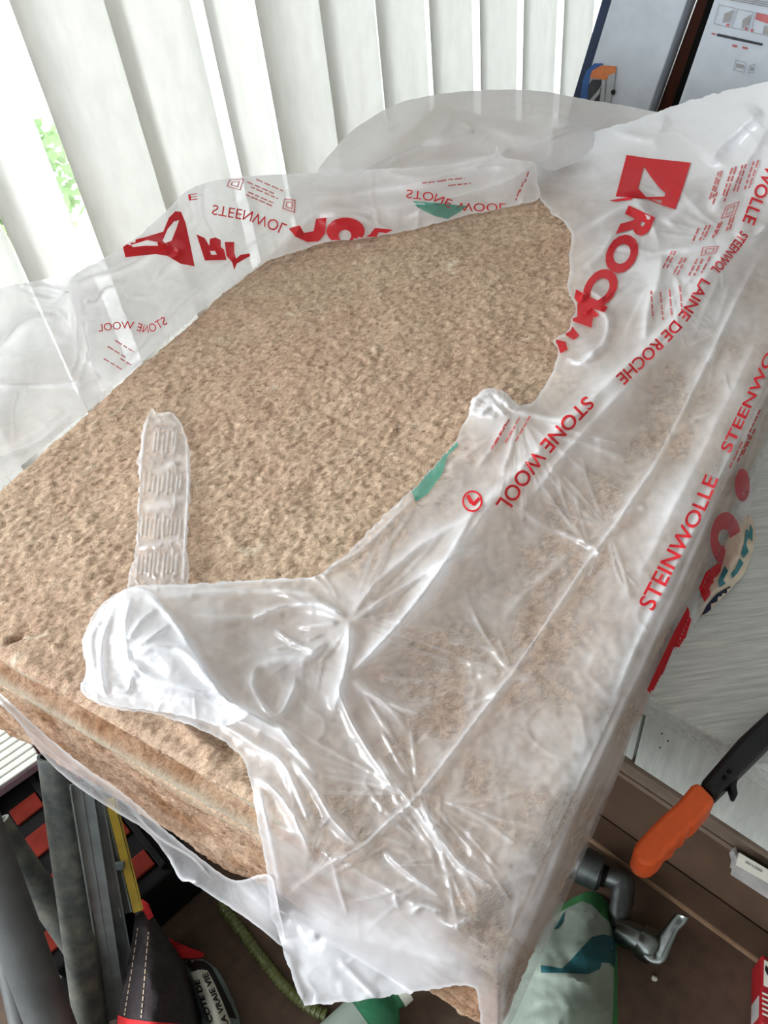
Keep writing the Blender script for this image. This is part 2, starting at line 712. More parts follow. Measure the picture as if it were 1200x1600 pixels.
class Film:
    def __init__(self, name, outline, ctrl, wrap=True, step=3.5, jag=1.5, ridges=(), crumple=0.0012, cscale=55.0, haze=0.0, hlift=2.2, material=None, parent=None, seed=1, off=0.004, label=None, crease=0.0015, smooth_n=6, patch=0.0, spots=(), rim=0.0):
        self.wrap, self.ridges, self.crumple, self.cscale, self.seed, self.off, self.crease = wrap, ridges, crumple, cscale, seed, off, crease
        pts = [(c[0], c[1]) for c in ctrl]
        if wrap:
            vals = []
            for c in ctrl:
                t0 = float(pack_depth(np.array(float(c[0])), np.array(float(c[1])), off))
                vals.append(c[2] if len(c) == 3 else t0 - float(t_kind(c[0], c[1], c[2], c[3])))
        else:
            vals = [1.0 / float(t_kind(c[0], c[1], c[2], c[3])) for c in ctrl]
        self.f = tps(pts, vals)
        P = cr(outline, smooth_n, True)
        # resample the rim and tear it
        d = np.concatenate([[0], np.cumsum(np.linalg.norm(np.diff(np.vstack([P, P[:1]]), axis=0), axis=1))])
        n = int(d[-1] / 2.0)
        s = np.linspace(0, d[-1], n, endpoint=False)
        Q = np.stack([np.interp(s, d, np.append(P[:, k], P[0, k])) for k in (0, 1)], 1)
        whole = (Q[:, 0] - (776 + (1617 - Q[:, 1]) * 0.446) > -16) & (Q[:, 1] > 300) if wrap else np.zeros(n, bool)
        if jag:
            Q0 = Q.copy()
            ss = np.stack([s / 9.0, np.full(n, seed * 3.3), np.zeros(n)], 1)
            Q[:, 0] += jag * fbm(ss, 3, seed)
            Q[:, 1] += jag * fbm(ss + 50, 3, seed + 5)
            Q[whole] = Q0[whole]
        self.out = Q
        x0, y0 = Q.min(0) - step
        x1, y1 = Q.max(0) + step
        gx = np.arange(x0, x1 + step, step)
        gy = np.arange(y0, y1 + step, step)
        X, Y = np.meshgrid(gx, gy)
        ins = inside(X, Y, Q)
        cell = ins[:-1, :-1].astype(int) + ins[1:, :-1] + ins[:-1, 1:] + ins[1:, 1:]
        use = cell >= 1
        need = np.zeros_like(ins)
        for dy in (0, 1):
            for dx in (0, 1):
                need[dy:dy + use.shape[0], dx:dx + use.shape[1]] |= use
        snap = need & ~ins
        sx, sy = X[snap], Y[snap]
        for k in range(0, len(sx), 4000):
            dd = (sx[k:k + 4000, None] - Q[None, :, 0]) ** 2 + (sy[k:k + 4000, None] - Q[None, :, 1]) ** 2
            j = dd.argmin(1)
            sx[k:k + 4000] = Q[j, 0]
            sy[k:k + 4000] = Q[j, 1]
        X[snap] = sx
        Y[snap] = sy
        idx = -np.ones(X.shape, int)
        idx[need] = np.arange(need.sum())
        a, b, c, e = idx[:-1, :-1][use], idx[:-1, 1:][use], idx[1:, 1:][use], idx[1:, :-1][use]
        faces = np.stack([a, e, c, b], 1)
        px, py = X[need], Y[need]
        t, lift, hz = self.depth(px, py, True)
        V = CAM + rays(px, py) * t[:, None]
        self.o = obj(name, (V, faces), material, parent)
        if label:
            self.o['label'] = label
        # uneven patches, stretched rims, and scattered light painted in by lift and spots
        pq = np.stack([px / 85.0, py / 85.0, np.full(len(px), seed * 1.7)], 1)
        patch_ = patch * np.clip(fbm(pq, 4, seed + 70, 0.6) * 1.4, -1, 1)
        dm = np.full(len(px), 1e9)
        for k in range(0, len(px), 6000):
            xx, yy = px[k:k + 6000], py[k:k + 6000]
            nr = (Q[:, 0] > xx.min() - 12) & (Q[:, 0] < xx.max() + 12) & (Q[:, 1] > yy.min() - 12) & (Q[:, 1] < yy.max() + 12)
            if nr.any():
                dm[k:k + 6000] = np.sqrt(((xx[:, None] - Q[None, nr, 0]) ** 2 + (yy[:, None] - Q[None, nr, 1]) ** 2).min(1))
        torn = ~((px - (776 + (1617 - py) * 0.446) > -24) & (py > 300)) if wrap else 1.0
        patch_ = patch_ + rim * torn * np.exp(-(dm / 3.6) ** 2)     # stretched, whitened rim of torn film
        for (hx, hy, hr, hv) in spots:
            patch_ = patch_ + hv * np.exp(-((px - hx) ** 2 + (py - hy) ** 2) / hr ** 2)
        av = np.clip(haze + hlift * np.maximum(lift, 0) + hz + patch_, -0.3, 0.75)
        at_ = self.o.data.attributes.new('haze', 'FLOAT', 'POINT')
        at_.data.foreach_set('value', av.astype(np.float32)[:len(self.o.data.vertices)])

    def depth(self, x, y, full=False):
        x = np.asarray(x, float)
        y = np.asarray(y, float)
        rf, hz = ridge_field(x, y, self.ridges)
        q = np.stack([x / self.cscale, y / self.cscale, np.full(np.shape(x), self.seed * 7.7)], -1)
        wob = self.crumple * fbm(q, 4, self.seed, 0.55)
        # creases: sharp where the folded noise turns over
        cn = np.abs(fbm(q * 0.8 + 20, 2, self.seed + 40, 0.5))
        wob = wob + self.crease * (1.0 - np.minimum(cn * 4.0, 1.0)) ** 2
        if self.wrap:
            lift = np.maximum(self.f(x, y), 0.0028) + np.maximum(rf, -0.01) + wob + 0.001
            lift = np.maximum(lift, 0.001)
            t = pack_depth(x, y, self.off) - lift
        else:
            lift = rf + wob
            t = 1.0 / np.maximum(self.f(x, y), 0.2) - lift
        return (t, lift, hz) if full else t

    def decal(self, name, m2, mapping, material, gap=0.0022, clip=True):
        v, f, bb = m2
        p = mapping(v)
        t = self.depth(p[:, 0], p[:, 1]) - gap
        V = CAM + rays(p[:, 0], p[:, 1]) * t[:, None]
        if clip:
            ok = inside(p[:, 0], p[:, 1], self.out)
            f = [q for q in f if ok[q[0]] and ok[q[1]] and ok[q[2]]]
        if not f:
            return None
        used = sorted({i for q in f for i in q})
        mp = {i: k for k, i in enumerate(used)}
        o = obj(name, (V[used], [tuple(mp[i] for i in q) for q in f]), material, self.o)
        return o

    def text(self, body, path, height, material, name='lettering', flip=False, bold=0.0, squeeze=None, up=None, gap=0.0022, skew=0.0):
        """text whose baseline follows a line drawn on the film; flip mirrors it (seen from the back of the film)"""
        m2 = text2d(body, bold)
        v, f, (x0, x1, y0, y1) = m2
        P = cr(path, 12)
        d = np.concatenate([[0], np.cumsum(np.linalg.norm(np.diff(P, axis=0), axis=1))])
        T = np.gradient(P, axis=0)
        T /= np.linalg.norm(T, axis=1)[:, None]
        hs = height if not np.isscalar(height) else (height, height)

        def mapping(q):
            s = (q[:, 0] - x0) / (x1 - x0)
            hh = hs[0] + (hs[1] - hs[0]) * s
            t = q[:, 1] / 0.72 * hh
            L = s * d[-1]
            bx, by = np.interp(L, d, P[:, 0]), np.interp(L, d, P[:, 1])
            tx, ty = np.interp(L, d, T[:, 0]), np.interp(L, d, T[:, 1])
            if up is not None:
                ux, uy = up
                nn = math.hypot(ux, uy)
                ux, uy = ux / nn, uy / nn
            else:
                ux, uy = (ty, -tx)
            if flip:
                ux, uy = -ux, -uy
            return np.stack([bx + ux * t + tx * t * skew, by + uy * t + ty * t * skew], 1)
        return self.decal(name, m2, mapping, material, gap)

    def poly(self, name, poly, material, holes=(), cell=7.0, gap=0.0022):
        return self.decal(name, poly2d(poly, holes, cell), lambda q: q, material, gap)

# ================================================================== materials in use
WOOL = mat_wool('stone_wool')
FILM = mat_film('polythene_film', 0.22, gloss=0.065, rough=0.24)
FILM_LOOSE = mat_film('polythene_film_loose', 0.80, gloss=0.06, rough=0.28, nv=0.10, tl_mix=0.58, tint=(0.97, 0.97, 0.99))
FILM_CLEAR = mat_film('polythene_film_edge', 0.24, gloss=0.07, rough=0.22)
RED = mat_print('red_ink', (206, 36, 46), 0.3)
RED_THIN = mat_print('red_ink_thin', (196, 52, 56), 0.3, 0.3)
RED_SOFT = mat_print('red_ink_seen_through_film', (214, 70, 90), 0.3, 0.35)
TEAL = mat_print('teal_ink', (40, 160, 140), 0.3, 0.25)
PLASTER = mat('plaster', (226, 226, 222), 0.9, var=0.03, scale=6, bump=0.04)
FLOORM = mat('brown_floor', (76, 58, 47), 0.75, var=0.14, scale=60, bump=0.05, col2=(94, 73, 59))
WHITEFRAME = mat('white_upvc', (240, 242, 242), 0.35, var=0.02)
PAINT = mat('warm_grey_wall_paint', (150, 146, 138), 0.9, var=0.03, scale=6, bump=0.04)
SLATM = mat('blind_fabric', (241, 241, 238), 0.85, var=0.02, scale=60, bump=0.15, bscale=160, trans=0.50, stretch=(1, 1, 0.35))
WHITEWOOD = mat('white_woodgrain', (206, 210, 205), 0.55, var=0.11, scale=18, bump=0.25, bscale=26, stretch=(1, 14, 14), rot=(0, 0, -(YAW + math.pi / 2)))
WHITEWOOD_V = mat('white_woodgrain_front', (206, 210, 204), 0.55, var=0.08, scale=14, bump=0.25, bscale=20, stretch=(8, 8, 1))
TANWOOD = mat('bare_tan_wood', (120, 103, 90), 0.7, var=0.12, scale=20)
CARD = mat('brown_cardboard', (82, 62, 47), 0.85, var=0.08, scale=24)
CARDIN = mat('cardboard_edge', (148, 118, 92), 0.9, var=0.1, scale=60)
BLACKM = mat('black_coated_steel', (20, 21, 24), 0.45, var=0.1)
ORANGE = mat('orange_rubber', (226, 92, 38), 0.5, var=0.05, scale=80)
CHROME = mat('chrome', (118, 124, 122), 0.26, 1.0, var=0.05, bump=0)
DULLCHROME = mat('limescaled_chrome', (92, 96, 96), 0.45, 0.9, var=0.25, scale=40)
PVC = mat('grey_pvc', (72, 77, 76), 0.6, var=0.25, scale=42, bump=0.15, bscale=40, col2=(112, 112, 102), stops=(0.40, 0.66))
PVCD = mat('dark_grey_pvc', (84, 86, 86), 0.6, var=0.15, scale=16, bump=0.1)
ALU = mat('galvanised_steel', (140, 150, 152), 0.4, 0.35, var=0.12, scale=30)
YELLOW = mat('yellow_paint', (204, 172, 62), 0.55, var=0.1, scale=40)
BLACKPL = mat('black_plastic', (20, 19, 19), 0.85, var=0.15, spec=0.1)
REDPL = mat('dull_red_plastic', (100, 32, 23), 0.9, var=0.15, spec=0.1)
REDCLOTH = mat('red_cloth', (214, 44, 48), 0.85, var=0.1, scale=200)
BLACKCLOTH = mat('black_canvas', (52, 46, 48), 0.9, var=0.15, scale=160, bump=0.2)
THREAD = mat('pale_thread', (206, 186, 156), 0.9)
MAUVE = mat('mauve_board_edge', (132, 108, 116), 0.9, var=0.1)
RIBW = mat('off_white_ribbed_board', (206, 206, 198), 0.8, var=0.05)
PACKGREY = mat('grey_green_printed_foil', (126, 142, 140), 0.4, var=0.2, scale=18)
LABELW = mat('white_print', (224, 222, 210), 0.6, var=0.03)
LABELB = mat('black_print', (28, 28, 30), 0.6)
HOSE = mat('green_pvc_hose', (96, 102, 58), 0.22, var=0.15, scale=40, spec=0.7)
GREENPL = mat('green_polythene', (74, 142, 88), 0.45, var=0.12, trans=0.4)
PALEPL = mat('pale_green_polythene', (168, 182, 170), 0.45, var=0.06, trans=0.35, scale=20)
DARKTEAL = mat('dark_teal_print', (24, 78, 84), 0.5, var=0.1)
GREENBTL = mat('green_bottle_plastic', (70, 140, 104), 0.25, var=0.2, trans=0.3)
REDCARD = mat('red_carton', (150, 24, 32), 0.45, var=0.08)
GREYPL = mat('grey_plastic', (170, 168, 166), 0.5)
NAVY = mat('navy_carton_edge', (58, 72, 100), 0.6, var=0.08)
BOXW = mat('white_carton', (226, 236, 250), 0.6, var=0.03)
BOXSIDE = mat('grey_carton_side', (150, 150, 152), 0.7, var=0.05)
REDWOOD = mat('red_brown_wood', (92, 42, 26), 0.35, var=0.3, scale=14, stretch=(6, 6, 0.6), col2=(58, 30, 24))
PALEBLUEPR = mat('blue_print', (70, 112, 180), 0.6)
ORANGEPR = mat('orange_print', (232, 142, 92), 0.6)
SILVERPR = mat('silver_print', (186, 192, 198), 0.5)
DARKPR = mat('charcoal_print', (74, 78, 84), 0.6)
GREYPR = mat('grey_print', (176, 176, 178), 0.6)
REDPR = mat('pale_red_print', (206, 120, 124), 0.6)
LEAFM = mat('garden_leaf', (176, 206, 150), 0.6, var=0.15, scale=12, trans=0.4)
PATIO = mat('pale_patio', (226, 226, 222), 0.9, var=0.04, scale=3)
CLOTHP = mat('cream_cloth', (214, 200, 180), 0.9, var=0.06)
CLOTHT = mat('teal_cloth_print', (64, 128, 138), 0.9)
CLOTHN = mat('navy_cloth_print', (34, 42, 66), 0.9)

# ================================================================== the room
YB = YAW - 0.30
UB = np.array([math.cos(YB), math.sin(YB), 0])        # along the window wall
WB = np.array([-UB[1], UB[0], 0])                     # out through the window
DB = 1.15                                             # blinds: distance from under the camera


def wloc(s, d, z):
    return UB * s + WB * d + Z3 * z


def wbox(s0, s1, d0, d1, z0, z1):
    return box(wloc(s0, d0, z0), UB * (s1 - s0), WB * (d1 - d0), Z3 * (z1 - z0))


def structure(name, vf, m, bevel=0.0):
    return tag(obj(name, vf, m, None, False, bevel), kind='structure')


S0, S1, DW = -2.6, 2.0, DB + 0.16                     # room extent along the window wall
structure('floor', wbox(S0, S1 + 0.1, -2.6, DW + 0.15, -0.08, 0.0), FLOORM)
structure('ceiling', wbox(S0, S1 + 0.1, -2.6, DW + 0.15, 2.45, 2.55), PLASTER)
wo0, wo1, wz0, wz1 = -2.3, 1.85, 0.12, 2.2
structure('wall_window', join([wbox(S0, wo0, DW, DW + 0.15, 0, 2.45), wbox(wo1, S1 + 0.1, DW, DW + 0.15, 0, 2.45),
                               wbox(wo0, wo1, DW, DW + 0.15, 0, wz0), wbox(wo0, wo1, DW, DW + 0.15, wz1, 2.45)]), PLASTER)
# side wall to the left of the photographer, with a wide unseen second window added for fill light
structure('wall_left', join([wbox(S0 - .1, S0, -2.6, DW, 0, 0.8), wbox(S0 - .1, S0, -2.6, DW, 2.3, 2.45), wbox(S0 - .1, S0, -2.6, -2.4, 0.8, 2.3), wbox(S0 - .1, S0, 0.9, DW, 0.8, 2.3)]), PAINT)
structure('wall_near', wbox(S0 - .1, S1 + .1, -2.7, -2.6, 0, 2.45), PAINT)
fill_win = bpy.data.objects.new('fill_window', None)
COL.objects.link(fill_win)
fill_win.location = tuple(wloc(S0 - .05, -.75, 0.8))
ORG[fill_win] = wloc(S0 - .05, -.75, 0.8)
tag(fill_win, kind='structure')
for a_, b_, c_, d_ in ((-2.4, -2.35, 0.8, 2.3), (.85, .9, 0.8, 2.3), (-.78, -.72, 0.8, 2.3), (-2.4, .9, 0.8, 0.85), (-2.4, .9, 2.25, 2.3)):
    obj('window_frame', wbox(S0 - .08, S0 - .02, a_, b_, c_, d_), WHITEFRAME, fill_win, False, .005)  # frame of the added fill window
structure('wall_far', wbox(S1, S1 + 0.1, -2.6, DW, 0, 2.45), PLASTER)
win = bpy.data.objects.new('window_1', None)
COL.objects.link(win)
win.location = tuple(wloc(0, DW + 0.05, wz0))
ORG[win] = wloc(0, DW + 0.05, wz0)
tag(win, kind='structure')
for s in (wo0, -0.68, 0.56, wo1 - 0.06):
    obj('window_frame', wbox(s, s + 0.06, DW + 0.03, DW + 0.09, wz0, wz1), WHITEFRAME, win, False, 0.006)
for z in (wz0, wz1 - 0.06):
    obj('window_frame', wbox(wo0, wo1, DW + 0.03, DW + 0.09, z, z + 0.06), WHITEFRAME, win, False, 0.006)
gm = NT('window_glass')
g1 = gm.n('ShaderNodeBsdfTransparent')
g2 = gm.n('ShaderNodeBsdfGlossy')
g2.inputs['Roughness'].default_value = 0.02
gx_ = gm.n('ShaderNodeMixShader')
gx_.inputs[0].default_value = 0.06
gm.l(g1.outputs[0], gx_.inputs[1])
gm.l(g2.outputs[0], gx_.inputs[2])
gm.l(gx_.outputs[0], gm.out.inputs[0])
for s0, s1 in ((wo0 + .06, -.68), (-.62, .56), (.62, wo1 - .06)):
    obj('pane', wbox(s0, s1, DW + 0.055, DW + 0.061, wz0 + .06, wz1 - .06), gm.m, win, False)
structure('patio', wbox(-5, 6, DW + 0.15, DW + 6, -0.12, -0.02), PATIO)

# daylight falling on the window from the sky outside
ld = bpy.data.lights.new('window_daylight', 'AREA')
ld.shape = 'RECTANGLE'
ld.size, ld.size_y = 3.4, 2.4
ld.energy = WINDOW_LIGHT
ld.color = (0.95, 0.98, 1.0)
lo = bpy.data.objects.new('window_daylight', ld)
COL.objects.link(lo)
lo.location = tuple(wloc(-3.0, DW + 1.0, 2.2))
dirv = Vector(wloc(0.35, 0.5, 0.5)) - Vector(lo.location)
lo.rotation_euler = dirv.to_track_quat('-Z', 'Y').to_euler()

# shrub outside, glimpsed between the slats
bush = thing('garden_shrub', 'green leafy shrub outside, glimpsed through the gap between the blind slats', 'shrub', wloc(0.62, DW + 1.0, -0.02))
LV, LF = [], []
for k in range(1500):
    th, ph, rr = random.uniform(0, 6.28), random.uniform(0.0, 1.5), random.uniform(0.06, 0.24)
    c = wloc(0.62, DW + 1.0, 0.06) + np.array([math.cos(th) * math.sin(ph + .3), math.sin(th) * math.sin(ph + .3), math.cos(ph) * 1.0]) * rr
    a1 = RNG.normal(size=3)
    a1 /= np.linalg.norm(a1)
    a2 = np.cross(a1, RNG.normal(size=3))
    a2 /= np.linalg.norm(a2)
    LV.append((np.array([c - a1 * .024, c + a2 * .011, c + a1 * .024, c - a2 * .011]), [(0, 1, 2, 3)]))
tag(obj('foliage', join(LV), LEAFM, bush, False), kind='stuff')
obj('stem', join([tube([wloc(.62, DW + 1, -.02), wloc(.62 + dx, DW + 1 + dx, .2)], .012, 8) for dx in (-.08, .02, .1)]), REDWOOD, bush)

# vertical blind: every slat its own strip
blind = thing('vertical_blind', 'cream fabric vertical blind with tall hanging slats in front of the bright window', 'blind', wloc(0.6, DB, 0.03))


def slat(s, ang, width=0.134, bow=0.012):
    ca, sa = math.cos(ang), math.sin(ang)
    V, f = [], []
    n = 8
    for zi, zz in enumerate((0.05, 0.7, 1.4, 2.25)):
        for k in range(n + 1):
            q = (k / n - 0.5) * width
            bo = bow * (1 - (2 * k / n - 1) ** 2)
            for th in (0, 1):
                dd = bo + (0.0008 if th else 0)
                V.append(wloc(s + q * ca - dd * sa, DB + q * sa + dd * ca, zz))
    rowl = (n + 1) * 2
    for zi in range(3):
        for k in range(n):
            a, b = zi * rowl + k * 2, zi * rowl + (k + 1) * 2
            c, d = a + rowl, b + rowl
            f += [(a, b, d, c), (a + 1, c + 1, d + 1, b + 1)]
        a = zi * rowl
        f += [(a, a + rowl, a + rowl + 1, a + 1)]
        b = zi * rowl + 2 * n
        f += [(b, b + 1, b + rowl + 1, b + rowl)]
    return np.array(V), f


slats = [(-.10, .2), (0.01, .2), (.12, .22), (.235, .25), (.345, .60), (.475, .12), (.585, .2), (.70, .55), (.80, .2), (.905, .25), (1.01, .25), (1.12, .25), (1.235, .25), (1.345, .25), (1.455, .25), (1.57, .25), (1.68, .25)]
for s, a in slats:
    obj('slat', slat(s, a), SLATM, blind, True, angle=80)
obj('head_rail', wbox(-0.25, 1.85, DB - .02, DB + .03, 2.25, 2.29), WHITEFRAME, blind, False, .004)

# ================================================================== insulation slabs
def grain3(P, seed):
    """tufted, slightly combed wool relief in metres"""
    q = P * np.array([1.0, 1.0, 1.0])
    g0 = q[..., 0] * 0.88 - q[..., 1] * 0.48                # along the combing of the fibres
    q2 = np.stack([g0 * 0.75, (q[..., 1] * 0.88 + q[..., 0] * 0.48) * 1.3, q[..., 2]], -1)
    d = 0.0009 * fbm(q * 38, 3, seed) + 0.0011 * fbm(q2 * 190, 3, seed + 9)
    d += 0.0007 * np.abs(fbm(q2 * 90 + 5, 2, seed + 21)) + 0.0007 * vnoise(q2 * 330, seed + 31)
    return d


def make_slab(top, th, a0, a1, b0, b1, step, seed, crush=0.0, side_amp=1.6, rad=0.010, cracks=(), pits=()):
    """block with dense top and sides wrapped as one sheet (open underneath, closed by a bottom face)"""
    nside = max(int(th / step), 8)
    pa = np.concatenate([-np.linspace(th, step, nside), np.arange(0, (a1 - a0) + 1e-6, step), (a1 - a0) + np.linspace(step, th, nside)])
    pb = np.concatenate([-np.linspace(th, step, nside), np.arange(0, (b1 - b0) + 1e-6, step), (b1 - b0) + np.linspace(step, th, nside)])
    A, B = np.meshgrid(pa, pb, indexing='ij')
    La, Lb = a1 - a0, b1 - b0
    oa = np.maximum(-A, 0) + np.maximum(A - La, 0)
    ob = np.maximum(-B, 0) + np.maximum(B - Lb, 0)
    drop = np.maximum(oa, ob)
    # within a side strip the corner wedge collapses on the corner edge
    ac, bc = np.clip(A, 0, La), np.clip(B, 0, Lb)
    r = rad                                                # soft arris
    ea = np.minimum(np.minimum(ac, La - ac), r)
    eb = np.minimum(np.minimum(bc, Lb - bc), r)
    rnd = (r - np.minimum(ea, eb)) ** 2 / r * 0.45
    Z = -drop - np.where(drop <= 0, rnd, r * 0.45 * np.clip(1 - drop / r, 0, 1))
    inw = np.where(drop > 0, np.clip(1 - drop / r, 0, 1) ** 2 * r * 0.35, 0)
    na = np.where(A < 0, -1.0, np.where(A > La, 1.0, 0.0)) * (oa >= ob) * (drop > 0)
    nb = np.where(B < 0, -1.0, np.where(B > Lb, 1.0, 0.0)) * (ob >= oa) * (drop > 0)
    nz = np.where(drop > 0, 0.0, 1.0)
    nz = np.where((drop <= 0) & (np.minimum(ac, bc) < r), 0.8, nz)
    P = np.stack([a0 + ac - na * inw, b0 + bc - nb * inw, Z], -1)
    d = grain3(P, seed)
    sidem = (drop > 0)
    lo_ = 0.004 * fbm(P * 14, 2, seed + 60)
    d = np.where(sidem, side_amp * d + 0.7 * lo_ * (A < 0), d + 0.5 * lo_)
    lam = fbm(np.stack([P[..., 1] * 9, P[..., 2] * 150, P[..., 0] * 9], -1), 3, seed + 90)
    end = sidem & (A < 0)
    wav = 0.003 * vnoise(np.stack([P[..., 1] * 11, P[..., 1] * 0, P[..., 1] * 0], -1), seed + 3)
    dz = drop + wav
    lip = np.exp(-((dz - 0.004) / 0.0045) ** 2) + np.exp(-((dz - (th - 0.004)) / 0.004) ** 2) * (1.0 if th < 0.1 else 0.0)
    lip = np.where(end, np.clip(lip, 0, 1), 0.0) * (1.0 if th < 0.1 else 0.55)
    hollow = np.exp(-((dz - th * 0.5) / (th * 0.34)) ** 4) if th < 0.1 else 0.0
    d = d * np.where(end, 1 - 0.7 * lip, 1.0) + np.where(end, 0.0016 * lam + 0.0040 * lip - 0.013 * hollow, 0.0)
    for (cb0, cz0, cb1, cz1, cw, cdp) in cracks:
        e0, e1 = cb1 - cb0, cz1 - cz0
        tt = np.clip(((bc - cb0) * e0 + (drop - cz0) * e1) / (e0 * e0 + e1 * e1), 0, 1)
        dd = np.hypot(bc - cb0 - tt * e0, drop - cz0 - tt * e1) + 0.004 * vnoise(P * 70, seed + 5)
        d = d - np.where(end, cdp * np.exp(-(dd / cw) ** 2), 0.0)
    for (pa0, pb0, pa1, pb1, cw, cdp) in pits:
        e0, e1 = pa1 - pa0, pb1 - pb0
        tt = np.clip(((ac - pa0) * e0 + (bc - pb0) * e1) / (e0 * e0 + e1 * e1), 0, 1)
        dd = np.hypot(ac - pa0 - tt * e0, bc - pb0 - tt * e1) + 0.003 * vnoise(P * 90, seed + 6)
        d = d - np.where(~sidem, cdp * np.exp(-(dd / cw) ** 2), 0.0)
    nn = np.stack([na, nb, nz], -1)
    P = P + nn * d[..., None]
    if crush:
        rr = np.hypot(P[..., 0] - a0, P[..., 1] - b0)
        P[..., 2] -= crush * np.exp(-(rr / 0.075) ** 2)
        k = np.exp(-(rr / 0.05) ** 2)
        P[..., 0] += 0.018 * k
        P[..., 1] += 0.018 * k
    Vw = np.array([N[0], N[1], top]) + P[..., 0:1] * U + P[..., 1:2] * W + P[..., 2:3] * Z3
    n0, n1 = A.shape
    idx = np.arange(n0 * n1).reshape(n0, n1)
    f = np.stack([idx[:-1, :-1].ravel(), idx[1:, :-1].ravel(), idx[1:, 1:].ravel(), idx[:-1, 1:].ravel()], 1)
    core = np.where(end, np.clip(1 - lip, 0, 1) * (0.55 + 0.45 * np.clip(fbm(P * 25, 3, seed + 44), -1, 1)), 0.0)
    return Vw.reshape(-1, 3), f, (lip.ravel(), core.ravel())


TH1 = 0.062
V1, F1, P1 = make_slab(ZT, TH1, 0.003, LEN, 0.006, WID, 0.0017, 3, crush=0.03, side_amp=1.0,
                       pits=((.017, .447, .025, .441, .0018, .012), (.030, .262, .026, .222, .004, .007), (.022, .262, .016, .226, .006, -.006), (.044, .30, .034, .27, .006, .005), (.02, .20, .03, .17, .006, .004)))
def set_attr(o, name, val):
    at_ = o.data.attributes.new(name, 'FLOAT', 'POINT')
    at_.data.foreach_set('value', np.asarray(val, np.float32)[:len(o.data.vertices)])


slab1 = obj('insulation_slab', (V1, F1), WOOL)
set_attr(slab1, 'lip', P1[0])
set_attr(slab1, 'core', P1[1])
tag(slab1, 'tan fibrous stone wool slab on top of the stack, its broad upper face bare', 'insulation slab', 'stone wool slabs')
V2, F2, P2 = make_slab(ZT - TH1 - 0.001, 0.22 - TH1 - 0.001, 0.001, LEN - .01, 0.000, WID + 0.004, 0.0026, 8, side_amp=1.2, rad=0.012,
                       cracks=((.395, .002, .345, .020, .0055, .026), (.345, .020, .335, .045, .005, .010), (.46, -.002, .395, .003, .005, .014)))
slab2 = obj('insulation_slab', (V2, F2), WOOL)
set_attr(slab2, 'lip', P2[0])
set_attr(slab2, 'core', P2[1])
tag(slab2, 'thicker stone wool slab lying underneath, showing only its rough brown end', 'insulation slab', 'stone wool slabs')

# loose fibres standing off the wool
def fibres(n, amin, amax, bmin, bmax, z, seed, up=True):
    rs = np.random.RandomState(seed)
    V, f = [], []
    for k in range(n):
        a, b = rs.uniform(amin, amax), rs.uniform(bmin, bmax)
        L = rs.uniform(0.004, 0.014)
        th = rs.normal(0.5, 0.9)
        q = np.array([a, b, z + 0.0015])
        dv = np.array([math.cos(th), math.sin(th), rs.uniform(-.05, .5)])
        wv = np.array([-math.sin(th), math.cos(th), 0.3]) * rs.uniform(0.00012, 0.00028)
        bend = rs.normal(0, 0.35)
        base = len(V)
        for s in range(4):
            u = s / 3
            c = q + dv * L * u + np.array([-math.sin(th), math.cos(th), -0.25]) * (bend * L * u * u)
            wd = wv * (1 - 0.6 * u)
            V += [c - wd, c + wd]
        for s in range(3):
            f.append((base + 2 * s, base + 2 * s + 1, base + 2 * s + 3, base + 2 * s + 2))
    P = np.array(V)
    return N * np.array([1, 1, 0]) + P[:, 0:1] * U + P[:, 1:2] * W + P[:, 2:3] * Z3, np.array(f)


FIBM = mat('pale_wool_fibre', (206, 184, 154), 0.9, var=0.2, scale=90, bump=0, col2=(160, 132, 106))
fo = obj('loose_fibres', fibres(9000, 0.01, 0.99, 0.01, 0.595, ZT, 5), FIBM, slab1, False)
fo['kind'] = 'stuff'

# ================================================================== the torn plastic wrap
wrap = thing('plastic_wrap', 'torn translucent plastic wrap with red lettering draped round the stone wool slabs', 'plastic wrap', loc(0.4, 0.1, -0.22))

A_OUT = [(832, 262), (838, 300), (860, 332), (884, 350), (893, 368), (889, 395), (891, 425), (886, 450), (899, 478), (893, 505), (880, 522), (864, 532), (872, 552), (858, 590), (840, 618), (828, 632),
         (806, 630), (788, 612), (762, 607), (740, 622), (732, 648), (722, 668), (710, 690), (678, 728), (645, 765), (600, 806), (545, 862), (510, 888), (486, 901), (400, 906), (300, 912), (232, 914), (205, 917), (178, 930), (150, 955),
         (130, 1000), (134, 1045), (126, 1078), (150, 1098), (182, 1108), (235, 1115), (290, 1131), (345, 1156), (376, 1182), (392, 1220), (400, 1270), (410, 1320), (418, 1372), (422, 1420), (432, 1450), (442, 1485), (460, 1535), (474, 1566), (486, 1571),
         (560, 1563), (650, 1550), (735, 1541), (748, 1570), (756, 1612), (790, 1612), (830, 1530), (880, 1415), (945, 1262), (1012, 1098), (1062, 1012), (1110, 935), (1150, 850), (1178, 775), (1200, 720), (1255, 600), (1290, 400), (1290, 115),
         (1240, 118), (1200, 128), (1120, 146), (1050, 166), (990, 188), (930, 205), (885, 220), (850, 240)]
